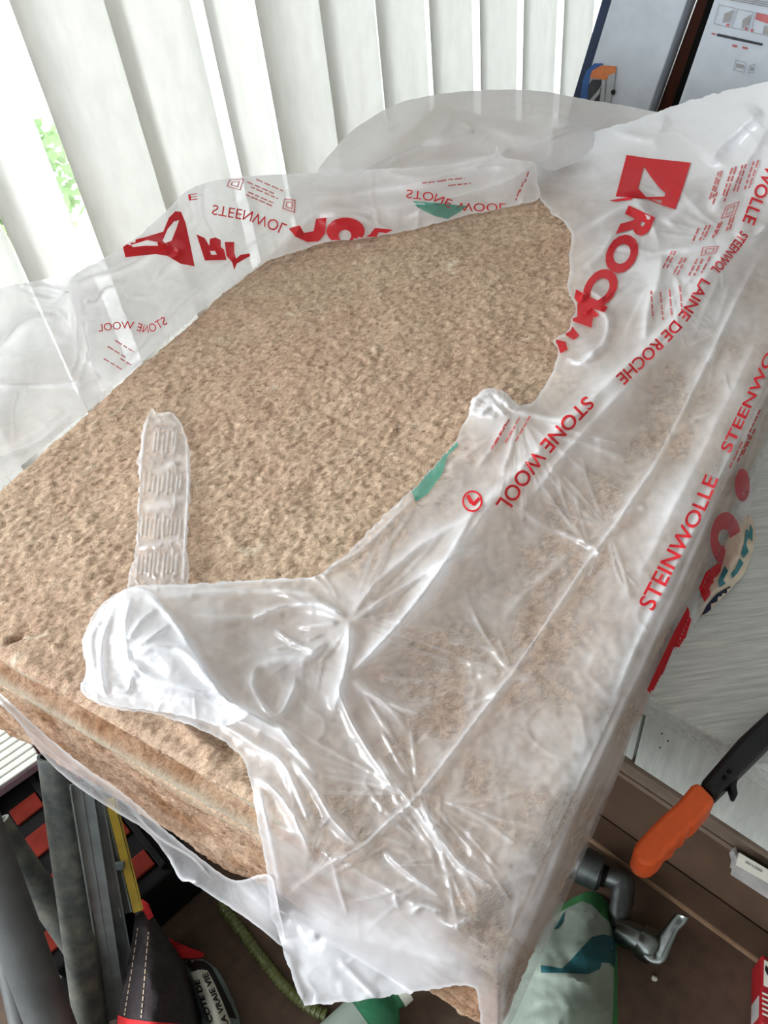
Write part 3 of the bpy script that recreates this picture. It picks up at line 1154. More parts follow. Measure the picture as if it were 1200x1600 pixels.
A_CT = [(832, 262, 'z', .03), (838, 300, .004), (893, 368, .006), (870, 335, .006), (891, 425, .010), (890, 480, .014), (864, 535, .012), (872, 552, .010), (840, 618, .006), (806, 632, .016), (762, 607, .018), (735, 640, .012), (710, 690, .006),
        (645, 765, .004), (545, 862, .005), (486, 901, .012), (300, 912, .012), (205, 917, .016), (150, 955, .018), (130, 1040, .010), (150, 1098, .008), (250, 1118, .010), (345, 1156, .008), (392, 1220, .008), (410, 1320, .010), (425, 1430, .018),
        (474, 1566, .012), (560, 1563, .014), (650, 1550, .014), (735, 1541, .018), (756, 1612, .004), (790, 1612, .003), (880, 1415, .004), (945, 1262, .004), (1012, 1098, .005), (1110, 935, .008), (1178, 775, .008), (1255, 600, .01), (1290, 400, .03),
        (1290, 115, 'a', .93), (1200, 128, 'a', .98), (1120, 146, 'a', 1.0), (1050, 166, 'a', 1.0), (990, 188, 'a', .98), (930, 205, 'a', .96), (885, 220, 'a', .95), (850, 240, 'a', .92),
        (1000, 330, .010), (930, 330, .006), (960, 270, .020), (1080, 270, .045), (1180, 300, .05), (940, 400, .014), (1000, 430, .022), (1080, 400, .035), (950, 520, .016),
        (1150, 365, .04), (1060, 500, .030), (960, 600, .026), (880, 675, .022), (780, 790, .016), (700, 880, .012), (1010, 640, .004), (900, 800, .003), (800, 950, .003), (700, 1100, .003), (620, 1200, .004), (1100, 560, .010), (1040, 780, .010), (960, 950, .008),
        (900, 1100, .003), (800, 1250, .003), (720, 1340, .005), (640, 1000, .008), (560, 950, .020), (620, 900, .010), (450, 980, .010), (430, 1050, .016), (540, 1060, .012), (600, 1110, .008), (520, 1200, .006), (450, 1150, .010), (260, 980, .028), (330, 1060, .024), (200, 1040, .018), (400, 940, .008),
        (500, 1440, .024), (600, 1440, .012), (540, 1360, .008), (700, 1470, .010), (850, 1350, .003), (980, 1060, .004), (1150, 690, .008), (1200, 560, .012), (780, 1520, .004)]
SEAM = [(1192, 390), (1165, 440), (1130, 512), (1095, 585), (1040, 695), (985, 785), (925, 868), (870, 950), (805, 1045), (740, 1130), (655, 1240), (600, 1290), (560, 1328), (520, 1345), (470, 1380), (435, 1415)]
A_RG = [  # creases of the film: line, height, width in the photograph, how milky the doubled crease is
    (SEAM, .006, 4.5, .40), ([(x + 3, y + 5) for x, y in SEAM], .003, 9, .12),
    ([(1180, 300), (1155, 362), (1100, 440), (1040, 515), (960, 590), (880, 665), (790, 760), (700, 880), (620, 980), (548, 1050)], .012, 20, .22),
    ([(1090, 470), (1040, 540), (960, 625), (890, 700), (820, 790)], .006, 10, .16),
    ([(545, 960), (600, 900), (660, 850), (740, 800), (800, 740)], .010, 12, .25),
    ([(550, 970), (620, 925), (690, 880), (760, 850)], .008, 8, .25),
    ([(548, 1052), (600, 1000), (650, 940), (700, 870), (740, 800)], .012, 10, .32),
    ([(485, 902), (520, 885), (560, 862), (610, 815), (650, 775)], .008, 6, .35),
    ([(540, 965), (500, 945), (440, 948), (395, 965)], .010, 9, .3),
    ([(545, 970), (545, 1010), (535, 1060), (520, 1110)], .011, 12, .25),
    ([(545, 1055), (580, 1085), (640, 1105), (700, 1095)], .006, 14, .1),
    ([(525, 1060), (545, 1120), (580, 1180), (620, 1240)], .007, 9, .2),
    ([(400, 1040), (440, 1030), (480, 1025), (510, 1000)], .009, 12, .3),
    ([(400, 1040), (395, 1075), (430, 1120), (455, 1085), (462, 1060)], .008, 8, .3),
    ([(430, 985), (460, 1005), (498, 1020)], .007, 5, .35),
    ([(465, 980), (500, 976), (528, 972)], .005, 4, .2),
    ([(435, 1130), (450, 1155), (470, 1180), (500, 1215)], .006, 8, .25),
    ([(345, 1130), (400, 1165), (440, 1190), (470, 1250), (490, 1300)], .007, 10, .22),
    ([(400, 1215), (430, 1235), (455, 1270), (475, 1310), (482, 1345)], .008, 10, .3),
    ([(405, 1230), (418, 1290), (432, 1360), (440, 1410)], .010, 9, .32),
    ([(455, 1185), (490, 1230), (520, 1280), (560, 1320)], .008, 11, .28),
    ([(590, 1180), (620, 1225), (660, 1280), (700, 1330)], .006, 7, .2),
    ([(650, 1250), (690, 1310), (720, 1350), (770, 1385)], .007, 6, .25),
    ([(600, 1330), (640, 1365), (690, 1400)], .005, 5, .2),
    ([(520, 1350), (530, 1390), (542, 1430)], .006, 5, .35),
    ([(615, 1400), (622, 1420)], .006, 6, .3), ([(640, 1430), (660, 1415), (690, 1425)], .006, 6, .25), ([(710, 1450), (735, 1432)], .006, 8, .3),
    ([(450, 1425), (475, 1440), (495, 1470)], .007, 12, .4),
    ([(440, 1480), (455, 1530), (470, 1565)], .008, 6, .2),
    ([(480, 1450), (600, 1480), (720, 1510)], .010, 30, .05),
    ([(530, 1500), (570, 1540), (590, 1560)], .003, 5, .1),
    # lobe of bunched film at the left
    ([(232, 930), (262, 960), (290, 1000), (325, 1055), (350, 1090), (400, 1120), (470, 1160)], .016, 15, .30),
    ([(205, 935), (195, 975), (200, 1030), (215, 1060)], .010, 10, .3), ([(178, 950), (160, 1000), (158, 1050), (165, 1085)], .008, 7, .25),
    ([(245, 950), (220, 970), (200, 1000)], .006, 5, .25), ([(265, 975), (230, 1000), (205, 1015)], .007, 6, .25), ([(208, 1028), (245, 1010), (290, 1020), (330, 1070)], .010, 13, .3),
    ([(205, 1030), (235, 1060), (290, 1075), (345, 1085)], .008, 9, .3), ([(150, 1060), (142, 1000), (160, 965)], .005, 5, .25), ([(175, 1075), (200, 1078), (205, 1050)], .006, 5, .3),
    ([(205, 920), (300, 914), (400, 908), (484, 903)], .006, 6, .3), ([(230, 935), (330, 925), (430, 922), (500, 930)], .007, 10, .28), ([(300, 960), (380, 965), (450, 948)], .006, 12, .15),
    # ruffle at the tear
    ([(735, 640), (752, 618), (778, 618), (800, 640)], .010, 7, .35), ([(748, 650), (770, 632), (790, 648)], .008, 5, .35), ([(800, 640), (840, 650), (880, 655), (930, 640)], .008, 8, .25), ([(795, 650), (775, 690), (745, 730)], .006, 6, .2),
    ([(805, 655), (800, 700), (780, 740)], .005, 6, .18), ([(815, 655), (840, 700), (850, 720)], .004, 6, .15),
    # flap over the tear, around the big letters
    ([(1035, 395), (1030, 430), (1012, 480), (1008, 530)], .014, 14, .2), ([(1030, 380), (1010, 335), (990, 318), (955, 335), (900, 365)], .012, 13, .18), ([(930, 480), (950, 500), (940, 540), (905, 560)], .012, 8, .3),
    ([(885, 560), (910, 565), (935, 545)], .008, 6, .3), ([(905, 470), (920, 455), (945, 470)], .008, 6, .2), ([(910, 420), (940, 395), (960, 360)], .006, 8, .15), ([(1015, 450), (1060, 440), (1110, 420)], .006, 10, .15),
    ([(1035, 395), (1090, 385), (1150, 370)], .010, 9, .2), ([(1150, 365), (1180, 370), (1200, 350)], .012, 9, .25), ([(962, 306), (985, 308), (1010, 318)], .008, 4, .15),
    ([(1105, 255), (1140, 215), (1190, 170)], .018, 18, .1), ([(1100, 300), (1060, 330), (1040, 350)], .010, 14, .1), ([(960, 205), (1020, 215), (1040, 180)], .008, 12, .1), ([(1200, 200), (1150, 280), (1110, 330)], .014, 14, .15),
    # right hand side: long pulls in the film
    ([(1190, 520), (1120, 660), (1060, 780), (1000, 900)], .006, 22, .25), ([(1150, 690), (1100, 800), (1050, 900), (1000, 1010)], .005, 6, .28), ([(1120, 740), (1075, 840), (1020, 950), (960, 1090)], .004, 6, .22), ([(1110, 800), (1060, 920), (1000, 1050), (930, 1200)], .005, 7, .2),
    ([(980, 1080), (930, 1200), (880, 1320), (830, 1440)], .004, 8, .15), ([(1000, 1110), (940, 1250), (880, 1390)], .004, 7, .12), ([(905, 1420), (860, 1480), (830, 1560)], .008, 12, .15), ([(1020, 700), (1080, 660), (1120, 640)], .003, 3, .1),
    ([(870, 830), (920, 850), (940, 870)], .006, 6, .25), ([(955, 810), (985, 790), (1010, 795)], .005, 5, .2), ([(1060, 700), (1000, 760), (960, 830)], .004, 10, .12), ([(790, 960), (850, 900), (900, 860)], .004, 12, .12),
    ([(700, 1000), (760, 1010), (800, 1050)], .004, 10, .1), ([(760, 1090), (800, 1060), (840, 1060)], .006, 9, .2), ([(655, 1245), (670, 1275), (700, 1300)], .006, 5, .25),
]
A_SP = [(1000, 230, 110, .30), (1150, 230, 90, .30), (920, 260, 60, .2), (980, 400, 60, .25), (1060, 440, 60, .25), (960, 600, 40, .2), (880, 680, 40, .2), (1080, 800, 60, .22), (1010, 930, 60, .18), (930, 1050, 60, .15), (880, 1180, 70, .18), (820, 1320, 60, .12), (960, 1180, 45, -.06), (900, 1330, 50, -.06), (1030, 1010, 40, -.06), (700, 1260, 60, .08), (560, 1510, 90, .55), (660, 1510, 70, .35), (480, 1500, 70, .45), (420, 1330, 40, .2),  # whiter and clearer spots: light and shade painted into the film
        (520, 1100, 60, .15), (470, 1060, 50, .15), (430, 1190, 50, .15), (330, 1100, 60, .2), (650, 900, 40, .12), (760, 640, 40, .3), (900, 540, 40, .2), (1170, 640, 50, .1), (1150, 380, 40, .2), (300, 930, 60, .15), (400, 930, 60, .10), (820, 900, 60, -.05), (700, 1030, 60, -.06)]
rs_ = np.random.RandomState(77)
for k in range(16):                       # tight pleats of the ruffle at the tear
    th_ = math.radians(-178 + k * 9 + rs_.uniform(-3, 3))
    A_RG.append(([(790 + 14 * math.cos(th_), 652 + 12 * math.sin(th_)), (790 + 32 * math.cos(th_), 650 + 28 * math.sin(th_)), (790 + 60 * math.cos(th_ + .06), 648 + 46 * math.sin(th_ + .06))], rs_.uniform(.003, .006), rs_.uniform(2.2, 3.6), .25, 1))
for (gx0, gy0, n_, a0_, a1_, l0, l1) in ((546, 968, 26, -75, 30, 60, 190), (546, 968, 12, 110, 250, 40, 130), (548, 1052, 12, -65, 60, 60, 160), (808, 645, 22, 15, 140, 40, 150), (655, 1242, 20, 10, 80, 60, 170), (655, 1242, 12, 180, 270, 60, 150), (470, 1385, 12, -110, -20, 40, 120), (1150, 372, 16, 90, 230, 50, 150), (950, 830, 14, 60, 250, 30, 110), (1128, 516, 14, 60, 280, 30, 100), (1040, 400, 12, 60, 200, 40, 110), (700, 1350, 12, 120, 260, 50, 140), (925, 870, 12, 150, 260, 30, 120), (800, 1050, 12, 130, 260, 30, 110)):
    for k in range(n_):
        th_ = math.radians(rs_.uniform(a0_, a1_))
        L_ = rs_.uniform(l0, l1)
        r0 = rs_.uniform(6, 70)
        bd = rs_.normal(0, .10)
        p_ = [(gx0 + (r0 + L_ * u) * math.cos(th_ + bd * u), gy0 + (r0 + L_ * u) * math.sin(th_ + bd * u)) for u in (0, .33, .66, 1)]
        A_RG.append((p_, rs_.uniform(.0010, .0036), rs_.uniform(2.2, 6.0), rs_.uniform(.04, .22), 1))
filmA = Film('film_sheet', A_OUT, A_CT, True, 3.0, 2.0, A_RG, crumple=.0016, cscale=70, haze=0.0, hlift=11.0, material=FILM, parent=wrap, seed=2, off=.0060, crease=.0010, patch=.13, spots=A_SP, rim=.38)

# bunched lobe: a second, folded-over layer
B_OUT = [(205, 918), (236, 925), (262, 955), (290, 995), (325, 1052), (352, 1092), (390, 1112), (350, 1135), (300, 1122), (240, 1110), (182, 1104), (150, 1092), (130, 1072), (136, 1040), (133, 1002), (152, 958), (178, 932)]
B_CT = [(x, y, .022) for x, y in B_OUT] + [(220, 980, .042), (270, 1030, .044), (200, 1040, .030), (300, 1080, .036), (250, 1080, .030), (170, 1020, .026)]
filmB = Film('film_fold', B_OUT, B_CT, True, 2.6, 1.5, [r for r in A_RG[:80] if r[0][0][0] < 300], crumple=.0012, cscale=45, haze=.42, hlift=3.0, material=FILM_CLEAR, parent=wrap, seed=5, off=.008, crease=.0012, rim=.2)

# tongue of stretched film lying on the wool
C_OUT = [(204, 925), (212, 860), (216, 800), (218, 745), (214, 722), (221, 700), (222, 668), (231, 650), (236, 638), (244, 646), (266, 643), (282, 660), (294, 690), (298, 730), (296, 790), (291, 850), (289, 925)]
C_RG = []
for yy, x0, x1, hh in ((690, 240, 282, 34), (755, 226, 290, 34), (822, 222, 288, 34), (880, 214, 282, 38)):
    n = int((x1 - x0) / 6.5)
    for k in range(n):
        xx = x0 + (x1 - x0) * k / n + random.uniform(-1, 1)
        C_RG.append(([(xx + 2, yy - hh / 2 + random.uniform(-5, 5)), (xx, yy), (xx - 1.5, yy + hh / 2 + random.uniform(-5, 5))], .0028, 1.9, .45))
C_RG += [([(232, 650), (224, 690), (220, 740), (214, 850)], .004, 4, .4), ([(292, 690), (294, 760), (289, 850), (287, 910)], .004, 4, .35), ([(245, 738), (268, 725), (288, 712)], .002, 9, .3), ([(222, 792), (250, 790), (290, 775)], .002, 12, .3), ([(240, 660), (262, 655), (280, 668)], .0015, 6, .2), ([(218, 852), (250, 850), (288, 840)], .002, 11, .3)]
filmC = Film('film_tongue', C_OUT, [(x, y, .003) for x, y in C_OUT] + [(255, 700, .005), (255, 800, .006), (250, 880, .008)], True, 1.5, 2.0, C_RG, crumple=.0012, cscale=26, haze=.05, hlift=4, material=FILM_CLEAR, parent=wrap, seed=9, off=.004, rim=.4)

# collar of film folded back on the window side, its print seen in mirror writing
D_OUT = [(842, 310), (800, 322), (750, 332), (690, 347), (640, 360), (610, 366), (560, 374), (510, 378), (470, 392), (432, 402), (395, 424), (330, 474), (240, 549), (168, 610), (150, 590), (130, 520), (112, 470), (112, 434), (165, 402), (212, 372), (258, 332), (282, 306), (310, 290),
         (360, 278), (440, 272), (490, 270), (560, 266), (600, 264), (640, 262), (700, 256), (750, 248), (772, 240), (777, 228), (784, 244), (812, 250), (836, 256), (840, 285)]
D_CT = [(842, 310, 'z', .008), (750, 332, 'z', .006), (690, 347, 'z', .006), (610, 366, 'z', .006), (510, 378, 'z', .008), (432, 402, 'z', .008), (395, 424, 'z', .006), (330, 474, 'b', .600), (240, 549, 'b', .602), (168, 610, 'b', .604), (150, 590, 'b', .61), (130, 520, 'b', .65), (112, 434, 'b', .68),
        (165, 402, 'b', .68), (212, 372, 'b', .67), (258, 332, 'b', .67), (310, 290, 'b', .66), (360, 278, 'b', .655), (440, 272, 'b', .64), (490, 270, 'b', .63), (560, 266, 'z', .03), (640, 262, 'z', .05), (700, 256, 'z', .045), (777, 235, 'z', .05), (836, 256, 'z', .04), (700, 300, 'z', .03), (620, 320, 'z', .028), (790, 285, 'z', .03),
        (520, 330, 'z', .03), (440, 360, 'z', .02), (300, 400, 'b', .635), (350, 350, 'b', .64), (220, 470, 'b', .64)]
D_RG = [([(440, 395), (480, 345), (520, 330), (600, 325), (700, 312), (790, 285), (830, 262)], .016, 12, .12), ([(170, 600), (260, 500), (370, 400), (450, 340), (520, 290)], .010, 18, .10), ([(440, 300), (520, 305), (620, 290), (720, 275), (775, 235)], .010, 10, .15), ([(320, 290), (316, 330), (335, 370), (360, 400)], .006, 8, .12),
        ([(500, 345), (540, 335), (580, 345)], .006, 7, .12), ([(215, 372), (250, 380), (280, 390), (255, 420), (240, 440)], .008, 8, .2), ([(118, 440), (150, 430), (190, 420), (235, 395)], .008, 7, .2), ([(130, 470), (150, 470), (165, 450), (200, 445)], .006, 6, .2), ([(600, 268), (660, 280), (740, 262), (800, 258)], .007, 6, .15), ([(640, 340), (700, 325), (760, 318)], .005, 8, .1)]
filmD = Film('film_collar', D_OUT, D_CT, False, 3.0, 1.2, D_RG, crumple=.0016, cscale=45, haze=.0, hlift=1.5, material=FILM_LOOSE, parent=wrap, seed=12, crease=.002, rim=.1)

# film hanging off the window side
E_OUT = [(172, 612), (110, 664), (40, 722), (-10, 766), (-90, 840), (-110, 640), (-110, 470), (-40, 462), (20, 446), (60, 438), (112, 430), (145, 440), (160, 480), (150, 540), (160, 590)]
E_CT = [(172, 612, 'b', .608), (110, 664, 'b', .608), (40, 722, 'b', .608), (-10, 766, 'b', .608), (-90, 840, 'b', .61), (-110, 640, 'b', .70), (-110, 470, 'b', .76), (-40, 462, 'b', .75), (20, 446, 'b', .74), (60, 438, 'b', .73), (112, 430, 'b', .69), (145, 440, 'b', .68), (160, 480, 'b', .665), (150, 540, 'b', .65), (60, 560, 'b', .72), (30, 640, 'b', .68), (80, 620, 'b', .66)]
E_RG = [([(20, 450), (80, 470), (110, 456), (130, 490), (145, 510), (140, 540), (120, 600)], .008, 6, .2), ([(112, 455), (118, 490), (120, 560), (100, 590)], .007, 5, .2), ([(-60, 600), (0, 600), (60, 600), (110, 598), (150, 595)], .010, 7, .2), ([(0, 540), (40, 500), (90, 495)], .008, 10, .15), ([(110, 460), (70, 450), (30, 445)], .006, 6, .15), ([(0, 705), (50, 680), (100, 640)], .006, 8, .15), ([(20, 690), (22, 640), (30, 610)], .005, 5, .15), ([(-40, 740), (0, 715), (60, 690), (110, 650)], .006, 9, .2)]
filmE = Film('film_skirt', E_OUT, E_CT, False, 3.0, 1.0, E_RG, crumple=.002, cscale=60, haze=-.06, hlift=1.5, material=FILM_LOOSE, parent=wrap, seed=15, crease=.002)

# puffed end of the bag at the back
G_OUT = [(496, 268), (520, 236), (548, 206), (580, 184), (620, 162), (660, 152), (700, 145), (780, 140), (850, 143), (920, 156), (990, 168), (1060, 186), (1060, 215), (960, 240), (880, 262), (820, 292), (760, 300), (680, 310), (600, 320), (540, 318), (500, 300)]
G_CT = [(496, 268, 'b', .625), (520, 236, 'b', .62), (548, 206, 'b', .62), (580, 184, 'b', .61), (620, 162, 'b', .60), (660, 152, 'a', 1.02), (700, 145, 'a', 1.035), (780, 140, 'a', 1.04), (850, 143, 'a', 1.04), (920, 156, 'a', 1.04), (990, 168, 'a', 1.035), (1060, 186, 'a', 1.02), (1060, 215, 'z', .02), (960, 240, 'z', .012), (880, 262, 'z', .01), (820, 292, 'z', .008), (760, 300, 'z', .008), (680, 310, 'z', .008), (600, 320, 'z', .008), (540, 318, 'z', .01), (500, 300, 'b', .61),
        (640, 240, 'z', .03), (720, 225, 'z', .035), (800, 205, 'z', .05), (880, 200, 'z', .05), (700, 190, 'z', .05), (620, 205, 'z', .04)]
G_RG = [([(545, 280), (600, 250), (660, 222), (705, 195)], .014, 12, .12), ([(660, 222), (700, 215), (735, 205), (730, 195), (715, 190)], .008, 6, .2), ([(620, 262), (680, 250), (760, 245), (800, 232)], .010, 8, .12), ([(740, 185), (800, 210), (880, 220)], .006, 12, .08), ([(800, 230), (860, 205), (920, 190), (970, 172)], .006, 6, .1), ([(850, 220), (900, 205), (950, 185)], .005, 4, .1), ([(820, 232), (880, 210), (930, 200)], .004, 4, .08), ([(560, 215), (640, 185), (720, 165), (820, 160)], .006, 16, .05)]
filmG = Film('film_end', G_OUT, G_CT, False, 3.2, 0.6, G_RG, crumple=.0014, cscale=60, haze=.14, hlift=2, material=FILM_LOOSE, parent=wrap, seed=18, crease=.002)

# strip of film hanging under the near end of the stack
H_OUT = [(-60, 1030), (0, 1083), (60, 1138), (130, 1196), (200, 1245), (262, 1300), (320, 1346), (368, 1376), (420, 1367), (436, 1420), (444, 1478), (400, 1446), (350, 1412), (300, 1380), (281, 1374), (262, 1340), (230, 1300), (180, 1268), (130, 1236), (90, 1204), (60, 1172), (30, 1130), (0, 1100), (-60, 1050)]
H_CT = [(x, y, 'a', -.012) for x, y in H_OUT[:9]] + [(436, 1420, 'a', -.022), (444, 1478, 'h', .355), (400, 1446, 'h', .352), (350, 1412, 'h', .35), (300, 1380, 'h', .348), (262, 1340, 'h', .348), (180, 1268, 'h', .35), (90, 1204, 'h', .36), (0, 1100, 'a', -.02), (-60, 1050, 'a', -.02), (380, 1400, 'a', -.02)]
H_RG = [([(200, 1262), (250, 1310), (300, 1340), (330, 1372)], .004, 3, .4), ([(262, 1335), (283, 1372), (310, 1380)], .005, 4, .3), ([(370, 1374), (415, 1370)], .004, 4, .2), ([(370, 1378), (400, 1410), (436, 1440)], .006, 9, .1), ([(0, 1094), (60, 1155), (130, 1216), (200, 1258), (240, 1305)], .004, 4, .2)]
filmH = Film('film_strip', H_OUT, H_CT, False, 2.4, 0.6, H_RG, crumple=.0012, cscale=40, haze=.06, hlift=2, material=FILM_CLEAR, spots=[(400, 1420, 40, .4), (40, 1140, 60, .15)], parent=wrap, seed=21, crease=.001, rim=.35)

# ---------------- print on the film
# line of red words running down the taut fold
filmA.text('STEINWOLLE', [(1235, 190), (1200, 255), (1178, 300), (1160, 346)], 20, RED, bold=.014)
filmA.text('STEENWOL', [(1158, 360), (1140, 385), (1110, 420)], (15, 16), RED, bold=.014)
filmA.text('LAINE DE ROCHE', [(1096, 434), (1066, 484), (1030, 524), (962, 588)], (17, 20), RED, bold=.014)
filmA.text('STONE WOOL', [(915, 618), (870, 664), (826, 715), (774, 788)], (22, 25), RED, bold=.014)
filmA.text('STEINWOLLE', [(1020, 955), (1058, 880), (1098, 806), (1122, 748)], (27, 22), RED, bold=.014)
filmA.text('STEENWOL', [(1140, 708), (1165, 655), (1192, 596), (1218, 535)], (17, 14), RED, bold=.014)


def circ(x, y, rx, ry, n=20, ph=0.0):
    return [(x + rx * math.cos(2 * math.pi * k / n + ph), y + ry * math.sin(2 * math.pi * k / n + ph)) for k in range(n)]


filmA.poly('round_mark', circ(738, 783, 16, 17), RED, (circ(738, 783, 13, 14),), 6)
filmA.poly('round_mark', [(728, 775), (733, 772), (740, 784), (748, 776), (750, 780), (741, 791), (733, 786)], RED, (), 6)
# red square mark with the pale triangle cut out of it
filmA.poly('square_mark', [(979, 242), (1012, 247), (1079, 254), (1068, 291), (1055, 327), (1036, 321), (1012, 311), (962, 307)], RED, ([(1006, 260), (1016, 275), (1030, 293), (1040, 302), (1038, 307), (1010, 308), (997, 294)], [(1018, 311), (1034, 313), (1033, 318)]), 6)
filmA.poly('square_mark', [(951, 313), (990, 307), (986, 312), (962, 315)], RED, (), 6)
filmA.text('ROC', [(985, 322), (958, 380), (932, 424), (910, 456)], 42, RED, bold=.05)
filmA.poly('lettering', [(900, 452), (934, 470), (950, 480), (944, 488), (926, 482), (936, 492), (930, 496), (896, 474)], RED)
filmA.poly('lettering', [(904, 474), (928, 488), (924, 512), (888, 499), (893, 482)], RED)
filmA.poly('lettering', [(884, 496), (905, 524), (897, 531), (877, 520)], RED)
filmA.poly('lettering', [(868, 530), (884, 534), (887, 546), (876, 552), (862, 536)], RED)
filmA.poly('red_rim', [(862, 560), (867, 562), (852, 594), (836, 620), (831, 626), (835, 610), (850, 588)], RED, (), 5)
filmA.poly('teal_patch', [(712, 684), (716, 696), (700, 712), (690, 742), (668, 772), (650, 784), (643, 766), (664, 742), (690, 712)], TEAL, (), 2.5)
# fine red lines of small print
def lines(film, starts, d, length, wd=1.3, m=RED_THIN, name='small_print'):
    parts = []
    for (x, y) in starts:
        dx, dy = d
        L = math.hypot(dx, dy)
        dx, dy = dx / L, dy / L
        s = 0.0
        while s < length:
            seg = random.uniform(6, 13)
            e = min(s + seg, length)
            a = (x + dx * s, y + dy * s)
            b = (x + dx * e, y + dy * e)
            px, py = -dy * wd, dx * wd
            parts.append((np.array([(a[0] - px, a[1] - py), (b[0] - px, b[1] - py), (b[0] + px, b[1] + py), (a[0] + px, a[1] + py)]), [(0, 1, 2, 3)]))
            s = e + random.uniform(1.5, 3)
    V, f, n = [], [], 0
    for v, q in parts:
        V.append(v)
        f += [(n, n + 1, n + 2), (n, n + 2, n + 3)]
        n += 4
    film.decal(name, (np.concatenate(V), f, None), lambda q: q, m)


lines(filmA, [(1128, 266), (1123, 268), (1144, 262), (1150, 260), (1160, 258), (1166, 256), (1178, 252), (1185, 250)], (-14, 42), 46)
lines(filmA, [(1120, 300), (1138, 296)], (-14, 42), 20)
lines(filmA, [(1092, 356), (1104, 352), (1110, 351), (1124, 348), (1128, 346)], (-14, 30), 26)
lines(filmA, [(1142, 340), (1147, 338)], (-10, 30), 22)
lines(filmA, [(1050, 392), (1056, 392), (1066, 402), (1072, 403), (1090, 404), (1098, 404), (1110, 400)], (-18, 34), 30)
lines(filmA, [(1017, 454), (1032, 456), (1046, 452), (1062, 446)], (4, 46), 44)
lines(filmA, [(828, 650), (812, 652), (796, 655), (790, 662)], (-24, 42), 46)
lines(filmA, [(1188, 640), (1180, 670), (1172, 680), (1160, 690)], (-20, 42), 46)
for q in ([(1134, 322), (1156, 314), (1148, 336), (1126, 342)], [(1098, 386), (1124, 384), (1118, 396), (1094, 400)]):
    c = np.mean(q, axis=0)
    filmA.poly('print_icon', q, RED_THIN, ([tuple(c + (np.array(p) - c) * .84) for p in q],), 6)
    filmA.poly('print_icon', [tuple(c + (np.array(p) - c) * .55) for p in q], RED_THIN, ([tuple(c + (np.array(p) - c) * .40) for p in q],), 6)
# giant letters down the side of the pack
filmA.poly('lettering', [(1011, 1078), (1053, 988), (1075, 947), (1080, 969), (1066, 1012), (1053, 1011), (1021, 1088)], RED, (), 3)
filmA.poly('lettering', [(1092, 919), (1103, 894), (1120, 881), (1131, 882), (1130, 894), (1119, 906), (1109, 930), (1101, 941)], RED, (), 3)
filmA.poly('lettering', [(1165, 828), (1152, 852), (1134, 884), (1133, 876), (1150, 842)], RED, (), 3)
filmA.poly('lettering', circ(1134, 842, 24, 42, 24), RED_SOFT, (circ(1131, 840, 9, 13, 14),), 8)
filmA.poly('lettering', circ(1160, 758, 12, 26, 16), RED_SOFT, (), 8)
# mirror writing on the collar
filmD.text('STEENWOL', [(333, 320), (365, 325), (400, 332), (449, 351)], (16, 18), RED, flip=True, name='mirror_lettering')
filmD.text('E', [(294, 304), (308, 302)], 10, RED, flip=True, name='mirror_lettering')
filmD.poly('square_mark', [(191, 380), (228, 370), (255, 362), (264, 340), (274, 330), (283, 331), (290, 348), (298, 385), (304, 416), (282, 412), (262, 400), (243, 397), (196, 402), (193, 390)], RED, ([(254, 376), (262, 358), (272, 346), (280, 344), (276, 356), (268, 376), (258, 380)], [(204, 383), (230, 375), (246, 378), (247, 384), (226, 384), (208, 386)]), 7)
filmD.poly('mirror_lettering', [(307, 366), (320, 372), (327, 384), (328, 373), (337, 371), (345, 375), (345, 386), (350, 390), (354, 406), (320, 407)], RED, ([(328, 392), (336, 392), (339, 398), (330, 398)],), 6)
filmD.poly('mirror_lettering', [(351, 378), (366, 378), (366, 395), (369, 404), (376, 398), (390, 396), (391, 400), (380, 406), (370, 412), (366, 422), (363, 410), (354, 400)], RED, (), 6)
filmD.poly('mirror_lettering', [(451, 357), (468, 352), (475, 364), (490, 361), (494, 342), (510, 340), (508, 364), (498, 377), (480, 378), (462, 370)], RED, (), 7)
filmD.poly('mirror_lettering', circ(540, 361, 30, 21, 26), RED, (circ(539, 368, 10, 9, 16),), 7)
filmD.poly('mirror_lettering', [(586, 356), (614, 359), (596, 368), (572, 378), (568, 372), (578, 366)], RED, (), 7)
filmD.text('STONE WOOL', [(636, 296), (680, 302), (720, 316), (790, 318)], (14, 13), RED, flip=True, name='mirror_lettering')
filmD.poly('teal_patch', [(645, 314), (690, 318), (730, 322), (720, 330), (700, 342), (680, 338), (652, 324)], TEAL, (), 8)
filmD.text('STONE WOOL', [(262, 506), (232, 520), (200, 514), (154, 518)], (14, 12), RED, flip=True, name='mirror_lettering')
lines(filmD, [(180, 532), (168, 541), (162, 560), (188, 560)], (36, 22), 34, 1.1)
lines(filmD, [(386, 284), (392, 292), (388, 300), (384, 304), (400, 280)], (46, 20), 46, 1.1)
lines(filmD, [(660, 286), (690, 282), (700, 290)], (40, -4), 36, 1.0)
lines(filmD, [(826, 268), (818, 284), (812, 296)], (-8, 22), 18, 1.2)
for q in ([(358, 281), (382, 279), (376, 298), (354, 291)], [(444, 310), (462, 312), (461, 333), (441, 326)]):
    c = np.mean(q, axis=0)
    filmD.poly('print_icon', q, RED_THIN, ([tuple(c + (np.array(p) - c) * .82) for p in q],), 6)
    filmD.poly('print_icon', [tuple(c + (np.array(p) - c) * .55) for p in q], RED_THIN, ([tuple(c + (np.array(p) - c) * .35) for p in q],), 6)

# ================================================================== low white cabinet under the stack
CF = loc(0.347, 0.0, -ZT)                              # point on the foot of its front
_e = -U * 0.023 - W * 0.121
FR = _e / np.linalg.norm(_e)                           # along the front, to the right
GR = np.cross(Z3, FR)
if GR @ U < 0:
    GR = -GR                                           # into the cabinet


